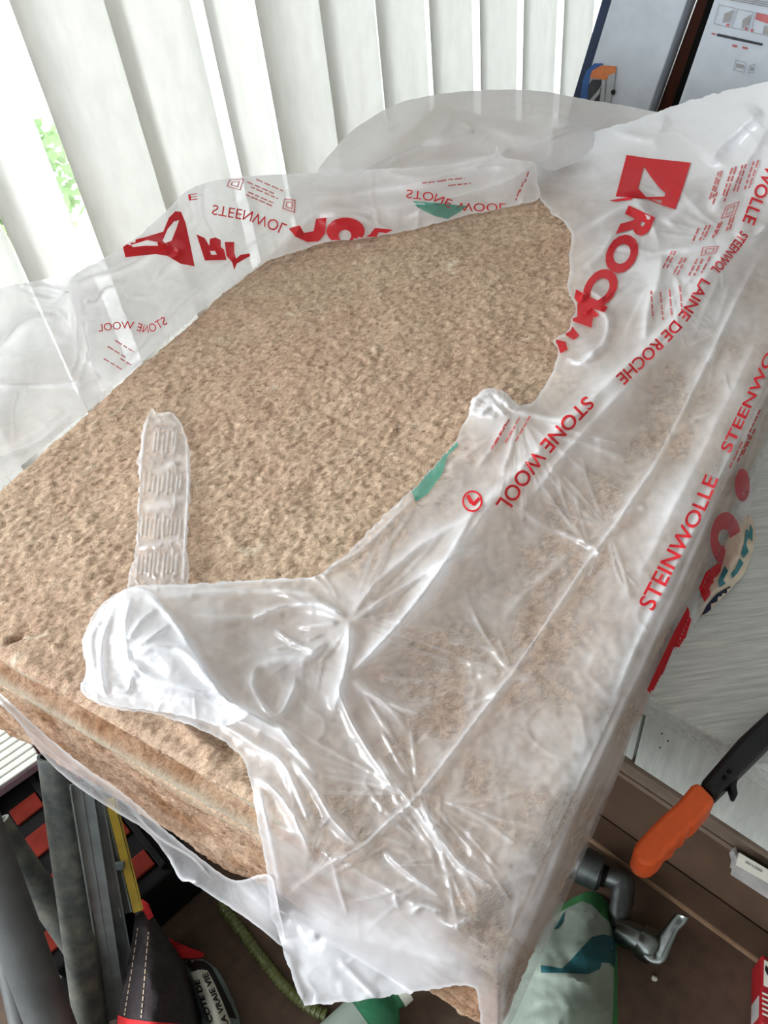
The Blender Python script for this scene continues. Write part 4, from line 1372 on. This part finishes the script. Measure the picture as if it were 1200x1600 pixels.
def cbox(f0, f1, g0, g1, z0, z1):
    return box(CF + FR * f0 + GR * g0 + Z3 * z0, FR * (f1 - f0), GR * (g1 - g0), Z3 * (z1 - z0))


cab = thing('cabinet', 'low white woodgrain cabinet with bare tan rail, standing under the wrapped slabs', 'cabinet', CF)
obj('top_board', cbox(-0.60, 0.62, -0.004, 0.52, 0.311, 0.3485), WHITEWOOD, cab, False, 0.004)
obj('carcass', cbox(-0.585, 0.605, 0.02, 0.505, 0.0, 0.3105), TANWOOD, cab, False)
obj('stile', cbox(-0.585, -0.003, 0.004, 0.0195, 0.196, 0.310), WHITEWOOD_V, cab, False, .001)
obj('drawer_front', cbox(0.001, 0.598, 0.002, 0.0195, 0.196, 0.309), WHITEWOOD_V, cab, False, .001)
obj('rail', cbox(-0.585, 0.605, -0.004, 0.0195, 0.166, 0.1955), TANWOOD, cab, False, .002)
obj('rail_lip', cbox(-0.585, 0.605, -0.007, -0.0042, 0.166, 0.174), TANWOOD, cab, False, .001)
obj('plinth', cbox(-0.585, 0.605, 0.008, 0.0195, 0.0, 0.1655), CARD, cab, False)
hl = obj('nail_hole', join([tube([CF + FR * f + GR * 0.0022 + Z3 * z, CF + FR * f + GR * 0.0012 + Z3 * z], 0.0009, 8) for f, z in ((.022, .29), (.03, .284), (.024, .262))]), LABELB, cab)
hl['kind'] = 'stuff'
sheet = thing('cardboard_strip', 'flat brown cardboard strip on the floor along the foot of the cabinet', 'cardboard', CF + FR * 0.1 - GR * 0.02)
obj('board', cbox(-0.45, 0.62, -0.026, 0.0065, 0.0005, 0.010), CARD, sheet, False, .001)
obj('torn_edge', cbox(-0.45, 0.62, -0.0285, -0.0262, 0.0005, 0.009), CARDIN, sheet, False)

# label holder clipped to the rail
def on_front(x, y, g):
    n = GR
    return CAM + rays(x, y) * float(t_plane(x, y, n, CF + GR * g))


tagh = thing('label_holder', 'small grey plastic label holder with a printed number, clipped under the cabinet rail', 'label holder', on_front(1170, 1385, -.012))
obj('clip', prism([on_front(x, y, -.009) for x, y in ((1143, 1326), (1150, 1322), (1154, 1334), (1152, 1352), (1144, 1350), (1146, 1338))], -GR * .006), GREYPL, tagh, False, .001)
hp = obj('holder', prism([on_front(x, y, -.009) for x, y in ((1153, 1330), (1230, 1375), (1230, 1412), (1146, 1358))], -GR * .008), GREYPL, tagh, False, .0015)
lp = obj('label_card', prism([on_front(x, y, -.0172) for x, y in ((1155, 1332), (1230, 1376), (1230, 1396), (1150, 1351))], -GR * .0006), LABELW, tagh, False)


def plane_text(name, body, p0, ex, ey, h, m, parent, bold=0.0, width=None):
    v, f, (x0, x1, y0, y1) = text2d(body, bold, 5.0)
    ex, ey = ex / np.linalg.norm(ex), ey / np.linalg.norm(ey)
    k = h / 0.72
    kx = width / (x1 - x0) if width else k
    V = np.asarray(p0) + (v[:, 0:1] - x0) * kx * ex + v[:, 1:2] * k * ey
    return obj(name, (V, f), m, parent, False)


p0_, p1_ = on_front(1164, 1348, -.0182), on_front(1190, 1363, -.0182)
plane_text('number', '001000', p0_, p1_ - p0_, Z3, .006, DARKPR, tagh, .01, float(np.linalg.norm(p1_ - p0_)))

# ================================================================== tool with the orange grip lying on the cabinet
tool = thing('hand_tool', 'black metal tool with ribbed orange grip and small hook, lying on the white cabinet', 'tool', at(1200, 1110, 'h', .352))


def zpoly(px, ztop, th, org=(0, 0), sc_=1.0):
    return prism([at(org[0] + x / sc_, org[1] + y / sc_, 'h', ztop) for x, y in px], -Z3 * th)


grip = [(612, 388), (752, 532), (742, 570), (640, 690), (596, 736), (574, 748), (540, 760), (518, 812), (500, 832), (452, 846), (424, 910), (404, 932), (348, 962), (318, 1014), (290, 1050), (232, 1094), (160, 1106), (84, 1062), (46, 982), (80, 900), (190, 780), (300, 668), (430, 560), (552, 412)]
obj('grip', zpoly(grip, .386, .032, (980, 1150), 5.4545), ORANGE, tool, True, .0042, 3, 60)
shaft = [(618, 395), (748, 522), (945, 330), (1210, 66), (1500, -225), (1360, -370), (960, 0)]
obj('shaft', zpoly(shaft, .380, .026, (980, 1150), 5.4545), BLACKM, tool, True, .006, 3, 60)
obj('hook', zpoly([(866, 410), (890, 480), (900, 508), (925, 517), (946, 492), (934, 420), (950, 342), (925, 330), (880, 370)], .372, .012, (980, 1150), 5.4545), BLACKM, tool, True, .003, 3, 60)
for q in ((868, 302), (828, 355)):
    c = at(980 + q[0] / 5.4545, 1150 + q[1] / 5.4545, 'h', .3803)
    obj('rivet', tube([c - Z3 * .001, c + Z3 * .0008], .0022, 12), BLACKPL, tool)

# ================================================================== dome-shaped soft things on the floor
def soft(name, outline, zs, material, parent=None, ridges=(), crumple=.002, cscale=30, step=3.5, seed=3, jag=.6, crease=.002, edge=.004, floor_z=0.0):
    """soft sheet or pouch resting on the floor: rim near the floor, body raised"""
    ct = [(x, y, 'h', floor_z + edge) for x, y in outline] + [(x, y, 'h', floor_z + z) for x, y, z in zs]
    return Film(name, outline, ct, False, step, jag, ridges, crumple, cscale, material=material, parent=parent, seed=seed, crease=crease)


# green carrier bag
gb = thing('carrier_bag', 'crumpled green and pale plastic carrier bag with dark teal print, beside the tap', 'bag', at(880, 1530, 'h', 0.0))
gb_out = [(826, 1440), (860, 1425), (878, 1414), (897, 1402), (923, 1392), (945, 1404), (958, 1426), (962, 1446), (964, 1487), (965, 1550), (965, 1600), (962, 1660), (760, 1660), (770, 1560)]
gbag = soft('pouch', gb_out, [(900, 1430, .05), (930, 1430, .05), (950, 1500, .06), (890, 1500, .09), (850, 1560, .10), (940, 1580, .07), (900, 1620, .1), (830, 1620, .1), (840, 1480, .08)], GREENPL, gb, [([(930, 1420), (955, 1450), (955, 1520)], .006, 8), ([(860, 1520), (920, 1540), (950, 1600)], .006, 10)], .004, 40, seed=31)
gbag.poly('pale_panel', [(862, 1432), (884, 1420), (910, 1408), (925, 1414), (942, 1432), (958, 1446), (960, 1462), (958, 1580), (952, 1655), (765, 1655), (775, 1565), (830, 1450)], PALEPL, (), 6, .0016)
gbag.poly('teal_print', [(845, 1508), (878, 1513), (890, 1502), (908, 1482), (925, 1464), (942, 1460), (962, 1464), (962, 1504), (960, 1514), (955, 1505), (940, 1504), (938, 1514), (920, 1522), (880, 1520), (845, 1520)], DARKTEAL, (), 6, .003)
gbag.poly('teal_print', [(866, 1452), (882, 1424), (880, 1440), (872, 1450)], DARKTEAL, (), 6, .003)

# chrome mixer tap lying on the floor
tap = thing('mixer_tap', 'old chrome mixer tap with a curved lever lying on the brown floor', 'tap', at(970, 1440, 'h', 0.0))


def pz(lst):
    return [at(x, y, 'h', z) for x, y, z in lst]


obj('flange', tube(pz([(896, 1346, .026), (906, 1350, .026), (908, 1351, .026), (938, 1365, .026), (941, 1366, .026)]), [.019, .021, .023, .022, .018], 24), DULLCHROME, tap)
obj('collar', tube(pz([(937, 1366, .027), (948, 1371, .027)]), [.013, .013], 20), BLACKPL, tap)
obj('elbow', tube(cr(pz([(942, 1368, .027), (962, 1374, .028), (974, 1382, .028), (972, 1405, .026), (968, 1430, .024), (970, 1450, .022)]), 5), np.interp(np.linspace(0, 1, 26), [0, .2, .5, 1], [.011, .013, .014, .012]), 18), DULLCHROME, tap)
obj('valve_body', tube(pz([(962, 1450, .024), (975, 1456, .024), (1000, 1468, .024)]), [.014, .017, .017], 22), CHROME, tap)
obj('cap', tube(pz([(999, 1467, .025), (1001, 1468, .025), (1014, 1476, .026), (1024, 1484, .026), (1030, 1489, .026), (1032, 1490, .026)]), [.0155, .020, .021, .019, .013, .002], 24), CHROME, tap)
obj('lever', tube(cr(pz([(1012, 1482, .034), (1026, 1490, .034), (1038, 1472, .042), (1052, 1448, .052), (1064, 1434, .058), (1066, 1428, .06)]), 6), np.interp(np.linspace(0, 1, 31), [0, .25, .6, .9, 1], [.012, .013, .008, .009, .003]), 16, squash=.45), CHROME, tap)
# crumb
tag(obj('plaster_crumb', tube(pz([(1018, 1528, .002), (1020, 1528, .004), (1025, 1530, .004), (1027, 1531, .002)]), [.001, .003, .0026, .0008], 7), LABELW), 'tiny white plaster crumb on the bare brown floor', 'crumb')

# red carton
rp = thing('red_carton', 'red carton with white label and grey window, lying on the floor below the cabinet', 'carton', at(1190, 1560, 'h', 0.0))
top_ = [at(x, y, 'h', .055) for x, y in ((1190, 1490), (1254, 1524), (1250, 1634), (1188, 1600))]
obj('body', prism(top_, -Z3 * .054), REDCARD, rp, False, .003)


def lift(pxs, z, th=.0006):
    return prism([at(x, y, 'h', z) for x, y in pxs], Z3 * th)


obj('label_panel', lift([(1194, 1500), (1244, 1526), (1244, 1562), (1193, 1540)], .0553), LABELW, rp, False)
obj('warning_mark', lift([(1196, 1508), (1205, 1518), (1199, 1524), (1195, 1515)], .0560, .0003), LABELB, rp, False)
for k in range(5):
    yy = 1550 + k * 8
    obj('print_line', lift([(1191, yy), (1230, yy + 18), (1230, yy + 21), (1191, yy + 3)], .0553, .0003), LABELW, rp, False)
sv = top_[0] - top_[3]
nrm = np.cross(sv, Z3)
nrm /= np.linalg.norm(nrm)
if nrm @ (top_[0] - top_[1]) < 0:
    nrm = -nrm
sc0 = top_[3] + sv * .12 - Z3 * .045
obj('grey_window', prism([sc0, sc0 + sv * .28, sc0 + sv * .30 + Z3 * .036, sc0 + Z3 * .036], nrm * .0008), GREYPL, rp, False)

# patterned cloth tucked between the pack and the cabinet
pc = thing('patterned_cloth', 'cream cloth with teal and navy pattern tucked beside the pack on the cabinet top', 'cloth', at(1140, 890, 'h', .35))
pcf = soft('cloth', [(1172, 806), (1180, 840), (1168, 886), (1150, 912), (1124, 938), (1104, 958), (1092, 962), (1096, 930), (1120, 880), (1148, 820)], [(1158, 850, .018), (1140, 890, .02), (1118, 925, .014)], CLOTHP, pc, crumple=.002, cscale=24, step=2.4, seed=41, floor_z=.35, edge=.003)
for q in ([(1166, 826), (1172, 832), (1166, 850), (1170, 862), (1162, 872), (1158, 864), (1163, 850)], [(1156, 872), (1162, 880), (1152, 896), (1144, 904), (1142, 896), (1150, 888)], [(1132, 884), (1138, 892), (1130, 906), (1134, 912), (1124, 918), (1122, 908)], [(1172, 818), (1176, 826), (1176, 846), (1171, 840)]):
    pcf.poly('teal_pattern', q, CLOTHT, (), 5)
pcf.poly('navy_pattern', [(1146, 912), (1150, 916), (1126, 938), (1104, 958), (1096, 962), (1104, 946), (1120, 928), (1130, 922)], CLOTHN, (), 5)

# ================================================================== things on the floor at the near end
# black crate with red panels
cr0 = at(280, 1352, 'h', .10)
cdir = at(206, 1416, 'h', .10) - cr0
cdir /= np.linalg.norm(cdir)
cper = np.cross(Z3, cdir)
if cper @ W < 0:
    cper = -cper
crate = thing('crate', 'black plastic crate with a grid of dull red panels on the floor behind the pipes', 'crate', cr0 + cdir * .08 + cper * .25 - Z3 * .10)
obj('body', box(cr0 - Z3 * .099 - cdir * .02, cdir * .19, cper * .50, Z3 * .097), BLACKPL, crate, False, .004)
for i in range(3):
    for j in range(8):
        s0_, p0__ = .020 + i * .062, .022 + j * .056
        w1, w2 = (.046, .034) if (i + j) % 2 else (.038, .026)
        obj('panel', box(cr0 + cdir * s0_ + cper * p0__ - Z3 * .003, cdir * w1, cper * w2, Z3 * .005), REDPL, crate, False, .0015)
for i in range(3):
    obj('rib', box(cr0 + cdir * (.010 + i * .062) + cper * .01 - Z3 * .003, cdir * .008, cper * .47, Z3 * .010), BLACKPL, crate, False, .001)

# ribbed white board with a mauve edge
rb0 = at(64, 1186, 'h', .13)
rd1 = at(-90, 1292, 'h', .13) - rb0
rL = float(np.linalg.norm(rd1))
rd1 /= rL
rd2 = np.cross(Z3, rd1)
if rd2 @ W < 0:
    rd2 = -rd2
rbt = thing('ribbed_board', 'off-white ribbed board with a mauve edge at the left beneath the stack', 'board', rb0 + rd1 * .1 + rd2 * .1 - Z3 * .13)
obj('backing', box(rb0 - Z3 * .018, rd1 * .30, rd2 * .22, Z3 * .014), MAUVE, rbt, False, .001)
for k in range(19):
    obj('rib', box(rb0 + rd2 * (.002 + k * .0115) - Z3 * .0042, rd1 * .30, rd2 * .0098, Z3 * .0042), RIBW, rbt, False, .0014)

# grey plastic pipes
PG = 'grey plastic pipes leaning at the near end'
pipes = [((150, 1660, .0), (86, 1178, .31), .0185, PVC, 'longest upright grey plastic pipe, scuffed, next to the metal profiles'),
         ((112, 1690, .06), (-64, 1210, .34), .0235, PVCD, 'thick smooth dark grey pipe leaning at the far left'),
         ((136, 1500, .07), (-8, 1288, .235), .0165, PVC, 'thinner scuffed grey pipe slanting behind the longest upright pipe'),
         ((112, 1512, .0), (40, 1452, .015), .0150, PVCD, 'short dark pipe lying low behind the slanting pipes'),
         ((124, 1665, .0), (88, 1540, .015), .0150, PVCD, 'dark pipe lying on the floor between the thick and the longest pipe'),
         ((40, 1640, .0), (8, 1500, .012), .0120, PVCD, 'thin dark tube under the thick pipe at the lower left')]
for (b, t, r, m, lb) in pipes:
    pb_, pt_ = at(b[0], b[1], 'h', b[2] + r), at(t[0], t[1], 'h', t[2])
    o = obj('plastic_pipe', hollow_pipe(pb_, pt_, r), m)
    tag(o, lb, 'pipe', PG)

# metal profiles
def channel(name, p0, p1, width, depth, m, wall=.0016, face=None):
    p0, p1 = np.asarray(p0), np.asarray(p1)
    d = (p1 - p0) / np.linalg.norm(p1 - p0)
    view = (p0 + p1) / 2 - CAM
    side = np.cross(d, face if face is not None else np.array([.3, -.7, .65]))
    side /= np.linalg.norm(side)
    up = np.cross(side, d)
    if up @ view > 0:
        up = -up
    L = p1 - p0
    c = p0 - side * width / 2
    return [box(c, side * width, L, up * wall), box(c, side * wall, L, up * depth), box(c + side * (width - wall), side * wall, L, up * depth), box(c + side * width * .45, side * wall, L, up * depth * .35)]


MG = 'metal profiles leaning beside the pipes'
for (b, t, wd, m, lb) in (((184, 1590, .006), (126, 1222, .32), .022, ALU, 'galvanised steel channel profile beside the longest grey pipe'),
                          ((204, 1535, .03), (148, 1232, .27), .014, ALU, 'narrow bright steel profile between the channel and the yellow bar')):
    p0, p1 = at(*b[:2], 'h', b[2]), at(*t[:2], 'h', t[2])
    th_ = thing('metal_profile', lb, 'metal profile', p0, MG)
    for k, q in enumerate(channel('x', p0, p1, wd, .010, m)):
        obj('web' if k == 0 else ('flange' if k < 3 else 'bead'), q, m, th_, False)
lv = thing('spirit_level', 'grey and yellow straight bar leaning beside the steel profiles', 'level', at(214, 1440, 'h', .01))
p0, p1 = at(206, 1424, 'h', .113), at(162, 1242, 'h', .20)
cc = channel('x', p0, p1, .026, .008, ALU)
obj('bar', cc[0], PVCD, lv, False)
obj('web', join([cc[1], cc[3]]), ALU, lv, False)
obj('yellow_edge', cc[2], YELLOW, lv, False)
p0b, p1b = at(215, 1424, 'h', .117), at(171, 1248, 'h', .204)
cy_ = channel('x', p0b, p1b, .009, .004, YELLOW)
obj('yellow_face', cy_[0], YELLOW, lv, False)
mc = p0 + (p1 - p0) * .38
obj('clamp', box(mc - np.array([.008, .004, -.006]), np.array([.016, 0, 0]), np.array([0, .006, .006]), np.array([0, -.005, .006])), ALU, lv, False, .001)

# black canvas bag with red trim
cb = thing('canvas_bag', 'black canvas bag with pale stitching and red trim, standing in front of the profiles', 'bag', at(240, 1560, 'h', 0.0))
cbo = [(214, 1416), (226, 1412), (240, 1432), (258, 1470), (276, 1520), (292, 1575), (304, 1625), (304, 1660), (178, 1660), (184, 1590), (198, 1520), (207, 1460)]
cbf = Film('canvas', cbo, [(x, y, 'h', .10) for x, y in cbo] + [(228, 1450, 'h', .15), (230, 1520, 'h', .155), (235, 1600, 'h', .15), (275, 1600, 'h', .12)], False, 3, .4, (), .0015, 40, material=BLACKCLOTH, parent=cb, seed=51)
side_v = []
for k in range(len(cbo)):
    (x, y), (x2, y2) = cbo[k], cbo[(k + 1) % len(cbo)]
    a_, b_ = at(x, y, 'h', .10), at(x2, y2, 'h', .10)
    side_v.append((np.array([a_, b_, b_ * [1, 1, 0] + [0, 0, .10 if y2 < 1450 else .001], a_ * [1, 1, 0] + [0, 0, .10 if y < 1450 else .001]]), [(0, 1, 2, 3)]))
obj('side_wall', join(side_v), BLACKCLOTH, cb, False)
for q in ([(212, 1420), (214, 1408), (222, 1404), (232, 1412), (240, 1432), (232, 1438), (224, 1424)], [(184, 1586), (200, 1592), (230, 1596), (262, 1598), (300, 1602), (302, 1655), (180, 1655)]):
    cbf.decal('red_trim', poly2d(q, (), 6), lambda w: w, REDCLOTH, .002, clip=False)
for pts in ([(215, 1450), (208, 1500), (200, 1550), (194, 1588)], [(232, 1456), (228, 1500), (224, 1550), (220, 1592)]):
    P = cr(pts, 14)
    V, f, n = [], [], 0
    for k in range(0, len(P) - 2, 3):
        a_, b_ = P[k], P[k + 2]
        V += [(a_[0] - .7, a_[1]), (a_[0] + .7, a_[1]), (b_[0] + .7, b_[1]), (b_[0] - .7, b_[1])]
        f += [(n, n + 1, n + 2), (n, n + 2, n + 3)]
        n += 4
    o = cbf.decal('stitching', (np.array(V), f, None), lambda w: w, THREAD, .002)
    o['kind'] = 'stuff'

# red cloth and printed packet behind it
rc = soft('red_cloth', [(254, 1464), (268, 1468), (290, 1478), (318, 1490), (312, 1497), (290, 1497), (270, 1496)], [(284, 1486, .015)], REDCLOTH, None, seed=55, crumple=.002)
tag(rc.o, 'piece of red cloth on the floor between the canvas bag and the printed packet', 'cloth')
pk_ = thing('printed_packet', 'grey-green foil packet with black and white French lettering, lying on the floor', 'packet', at(330, 1580, 'h', 0.0))
pko = [(284, 1508), (290, 1502), (298, 1500), (318, 1500), (336, 1512), (352, 1536), (366, 1566), (376, 1600), (384, 1660), (322, 1660), (312, 1590), (296, 1540)]
pkf = soft('pouch', pko, [(306, 1530, .05), (322, 1540, .06), (330, 1580, .08), (320, 1620, .08), (350, 1620, .06)], PACKGREY, pk_, seed=57, crumple=.002, cscale=40)
pkf.poly('black_band', [(288, 1502), (300, 1500), (318, 1501), (330, 1510), (338, 1524), (350, 1548), (362, 1572), (370, 1592), (358, 1590), (344, 1562), (330, 1536), (318, 1514), (300, 1518)], LABELB, (), 5, .0015)
pkf.poly('white_panel', [(298, 1520), (310, 1515), (324, 1516), (334, 1534), (348, 1566), (360, 1596), (366, 1630), (352, 1650), (330, 1600), (312, 1556)], LABELW, (), 5, .0025)
pkf.text('COTE DE', [(333, 1596), (321, 1562), (311, 1530)], 8, LABELB, bold=.03, gap=.0035)
pkf.text('LA VRAIE VIE', [(358, 1602), (346, 1570), (335, 1545), (324, 1519)], 9, LABELB, bold=.03, gap=.0035)

# corrugated hose
hp_ = cr([at(x, y, 'h', .009) for x, y in ((344, 1410), (354, 1424), (378, 1456), (408, 1496), (442, 1538), (476, 1568), (498, 1582), (512, 1588))], 40)
dd_ = np.concatenate([[0], np.cumsum(np.linalg.norm(np.diff(hp_, axis=0), axis=1))])
ss_ = np.arange(0, dd_[-1], .00125)
hq = np.stack([np.interp(ss_, dd_, hp_[:, k]) for k in range(3)], 1)
hr = .0062 + .0012 * (np.sin(ss_ / .0062 * 2 * math.pi) > 0)
tag(obj('corrugated_hose', tube(hq, hr, 16), HOSE, None, True, angle=30), 'olive green corrugated hose curving over the floor below the film hem', 'hose')

# green bottle under the hem
gbt = thing('green_bottle', 'green plastic bottle with a pale label lying on the floor under the film hem', 'bottle', at(580, 1600, 'h', 0.0))
bp = pz([(500, 1668, .034), (505, 1664, .034), (560, 1610, .034), (590, 1584, .034), (606, 1570, .034), (614, 1563, .034), (624, 1555, .034)])
obj('bottle_body', tube(bp, [.02, .031, .032, .032, .022, .012, .012], 24), GREENBTL, gbt)
obj('cap', tube(pz([(622, 1557, .034), (634, 1546, .034)]), [.0135, .0135], 20), LABELW, gbt)
obj('label_sleeve', tube(pz([(528, 1641, .034), (572, 1600, .034)]), [.0327, .0327], 24, cap=False), PALEPL, gbt)

# ================================================================== boxes and wood at the back
def bk(x, y, a=1.30):
    return at(x, y, 'a', a)


def bline(p, q, z, a=1.30):
    """point at height z on the straight edge shown between two pixels, on the plane a"""
    P, Q = bk(*p, a), bk(*q, a)
    return P + (Q - P) * ((z - P[2]) / (Q[2] - P[2]))


bx1 = thing('white_box', 'tall white carton with navy edge and a printed clamp picture behind the stack', 'box', bline((905, 157), (960, 0), 0.0))
fl, fr_ = ((926, 96), (955, 0)), ((1017, 163), (1074, 0))
obj('body', prism([bline(*fl, 0.0), bline(*fr_, 0.0), bline(*fr_, .95), bline(*fl, .95)], U * .07), BOXW, bx1, False, .002)
nl = ((894, 157), (941, 0))
obj('navy_edge', prism([bline(*nl, 0.0, 1.3), bline(*fl, 0.0, 1.3), bline(*fl, .95, 1.3), bline(*nl, .95, 1.3)], U * .07 ), NAVY, bx1, False)


def pr(name, px, m, parent, a=1.2985, th=.0008):
    return obj(name, prism([bk(x, y, a) for x, y in px], -U * th), m, parent, False)


k5 = lambda pts: [(860 + x / 3.53, y / 3.53) for x, y in pts]
pr('clamp_print', k5([(165, 540), (180, 440), (200, 390), (240, 350), (290, 350), (290, 380), (240, 390), (215, 440), (205, 560)]), PALEBLUEPR, bx1, 1.2985)
pr('clamp_print', k5([(205, 480), (230, 440), (290, 440), (285, 580), (205, 570)]), DARKPR, bx1, 1.2985)
pr('clamp_print', k5([(218, 430), (230, 390), (280, 360), (362, 366), (360, 402), (325, 414), (312, 440)]), ORANGEPR, bx1, 1.2970)
pr('clamp_print', k5([(285, 440), (305, 440), (295, 590), (270, 585)]), SILVERPR, bx1, 1.2970)
pr('clamp_print', k5([(320, 415), (360, 400), (350, 480), (330, 560), (325, 595), (300, 590)]), SILVERPR, bx1, 1.2970)
pr('clamp_print', k5([(210, 560), (270, 490), (280, 470), (270, 520), (225, 570)]), SILVERPR, bx1, 1.2960)
pr('clamp_print', k5([(335, 500), (350, 492), (360, 505), (350, 525), (335, 518)]), LABELB, bx1, 1.2960)

pl_ = ((1032, 157), (1089, 0))
plr = ((1070, 152), (1122, 0))
wp = thing('wooden_post', 'glossy red-brown wooden post leaning between the two white cartons', 'post', bline(*pl_, 0.0, 1.345))
ql, qr = [tuple(q) for q in pl_], [tuple(q) for q in plr]
obj('post_face', prism([bline(*ql, 0.0, 1.345), bline(*qr, 0.0, 1.345), bline(*qr, 1.1, 1.345), bline(*ql, 1.1, 1.345)], U * .03), REDWOOD, wp, False, .003)
mid_ = (((1054, 157), (1108, 0)))
obj('dark_edge', prism([bline(*mid_, 0.0, 1.344), bline(*qr, 0.0, 1.344), bline(*qr, 1.1, 1.344), bline(*mid_, 1.1, 1.344)], -U * .012), BLACKPL, wp, False, .002)

bx2 = thing('instruction_box', 'white carton printed with grey assembly drawings at the upper right', 'box', bline((1064, 152), (1116, 0), 0.0))
l2, r2 = ((1064, 152), (1116, 0)), ((1330, 200), (1390, 0))
obj('body', prism([bline(*l2, 0.0), bline(*r2, 0.0), bline(*r2, .95), bline(*l2, .95)], U * .07), BOXW, bx2, False, .002)


def frame_px(pts, k=.9):
    c = np.mean(pts, axis=0)
    return [tuple(c + (np.array(p) - c) * k) for p in pts]


def ring(name, pts, m, parent, k=.9, a=1.2985):
    q = frame_px(pts, k)
    parts = []
    n = len(pts)
    for i in range(n):
        j = (i + 1) % n
        parts.append(prism([bk(*pts[i], a), bk(*pts[j], a), bk(*q[j], a), bk(*q[i], a)], -U * .0006))
    return obj(name, join(parts), m, parent, False)


for q in ([(930, 25), (1022, 45), (992, 155), (900, 130)], [(1030, 48), (1118, 66), (1090, 172), (1000, 155)], [(1130, 68), (1240, 92), (1210, 200), (1105, 178)]):
    ring('drawing_frame', k5(q), GREYPR, bx2, .96)
pr('drawing', k5([(960, 75), (1010, 55), (985, 120), (950, 125)]), GREYPR, bx2)
pr('drawing', k5([(1060, 110), (1105, 80), (1090, 135), (1055, 160)]), GREYPR, bx2)
pr('drawing', k5([(1140, 70), (1210, 85), (1200, 130), (1130, 105)]), REDPR, bx2)
pr('drawing', k5([(1180, 140), (1215, 145), (1205, 190), (1170, 185)]), GREYPR, bx2)
for q in ((978, 138), (1080, 158), (1112, 168)):
    pr('drawing_dot', [(860 + (q[0] + 8 * math.cos(t)) / 3.53, (q[1] + 8 * math.sin(t)) / 3.53) for t in np.linspace(0, 6.28, 10)[:-1]], REDPR, bx2)
pr('black_bar_print', k5([(922, 184), (1172, 240), (1168, 252), (918, 198)]), DARKPR, bx2)
pr('small_print', k5([(890, 180), (912, 186), (910, 194), (888, 188)]), REDPR, bx2)
pr('small_print', k5([(1005, 244), (1030, 250), (1028, 262), (1003, 256)]), REDPR, bx2)
pr('small_print', k5([(1060, 256), (1088, 262), (1086, 272), (1058, 266)]), REDPR, bx2)
for y_ in (0, 12, 24, -14):
    pr('small_print', k5([(930, y_ - 40), (1260, y_ + 22), (1259, y_ + 27), (929, y_ - 35)]), GREYPR, bx2)
ring('symbol', k5([(1022, 330), (1082, 345), (1068, 400), (1008, 386)]), GREYPR, bx2, .94)
pr('symbol', k5([(1028, 350), (1068, 358), (1062, 378), (1024, 370)]), GREYPR, bx2)
ring('symbol', k5([(1098, 362), (1130, 350), (1122, 398), (1088, 404)]), GREYPR, bx2, .90)
pr('symbol', k5([(1104, 372), (1118, 368), (1114, 388), (1100, 390)]), GREYPR, bx2)
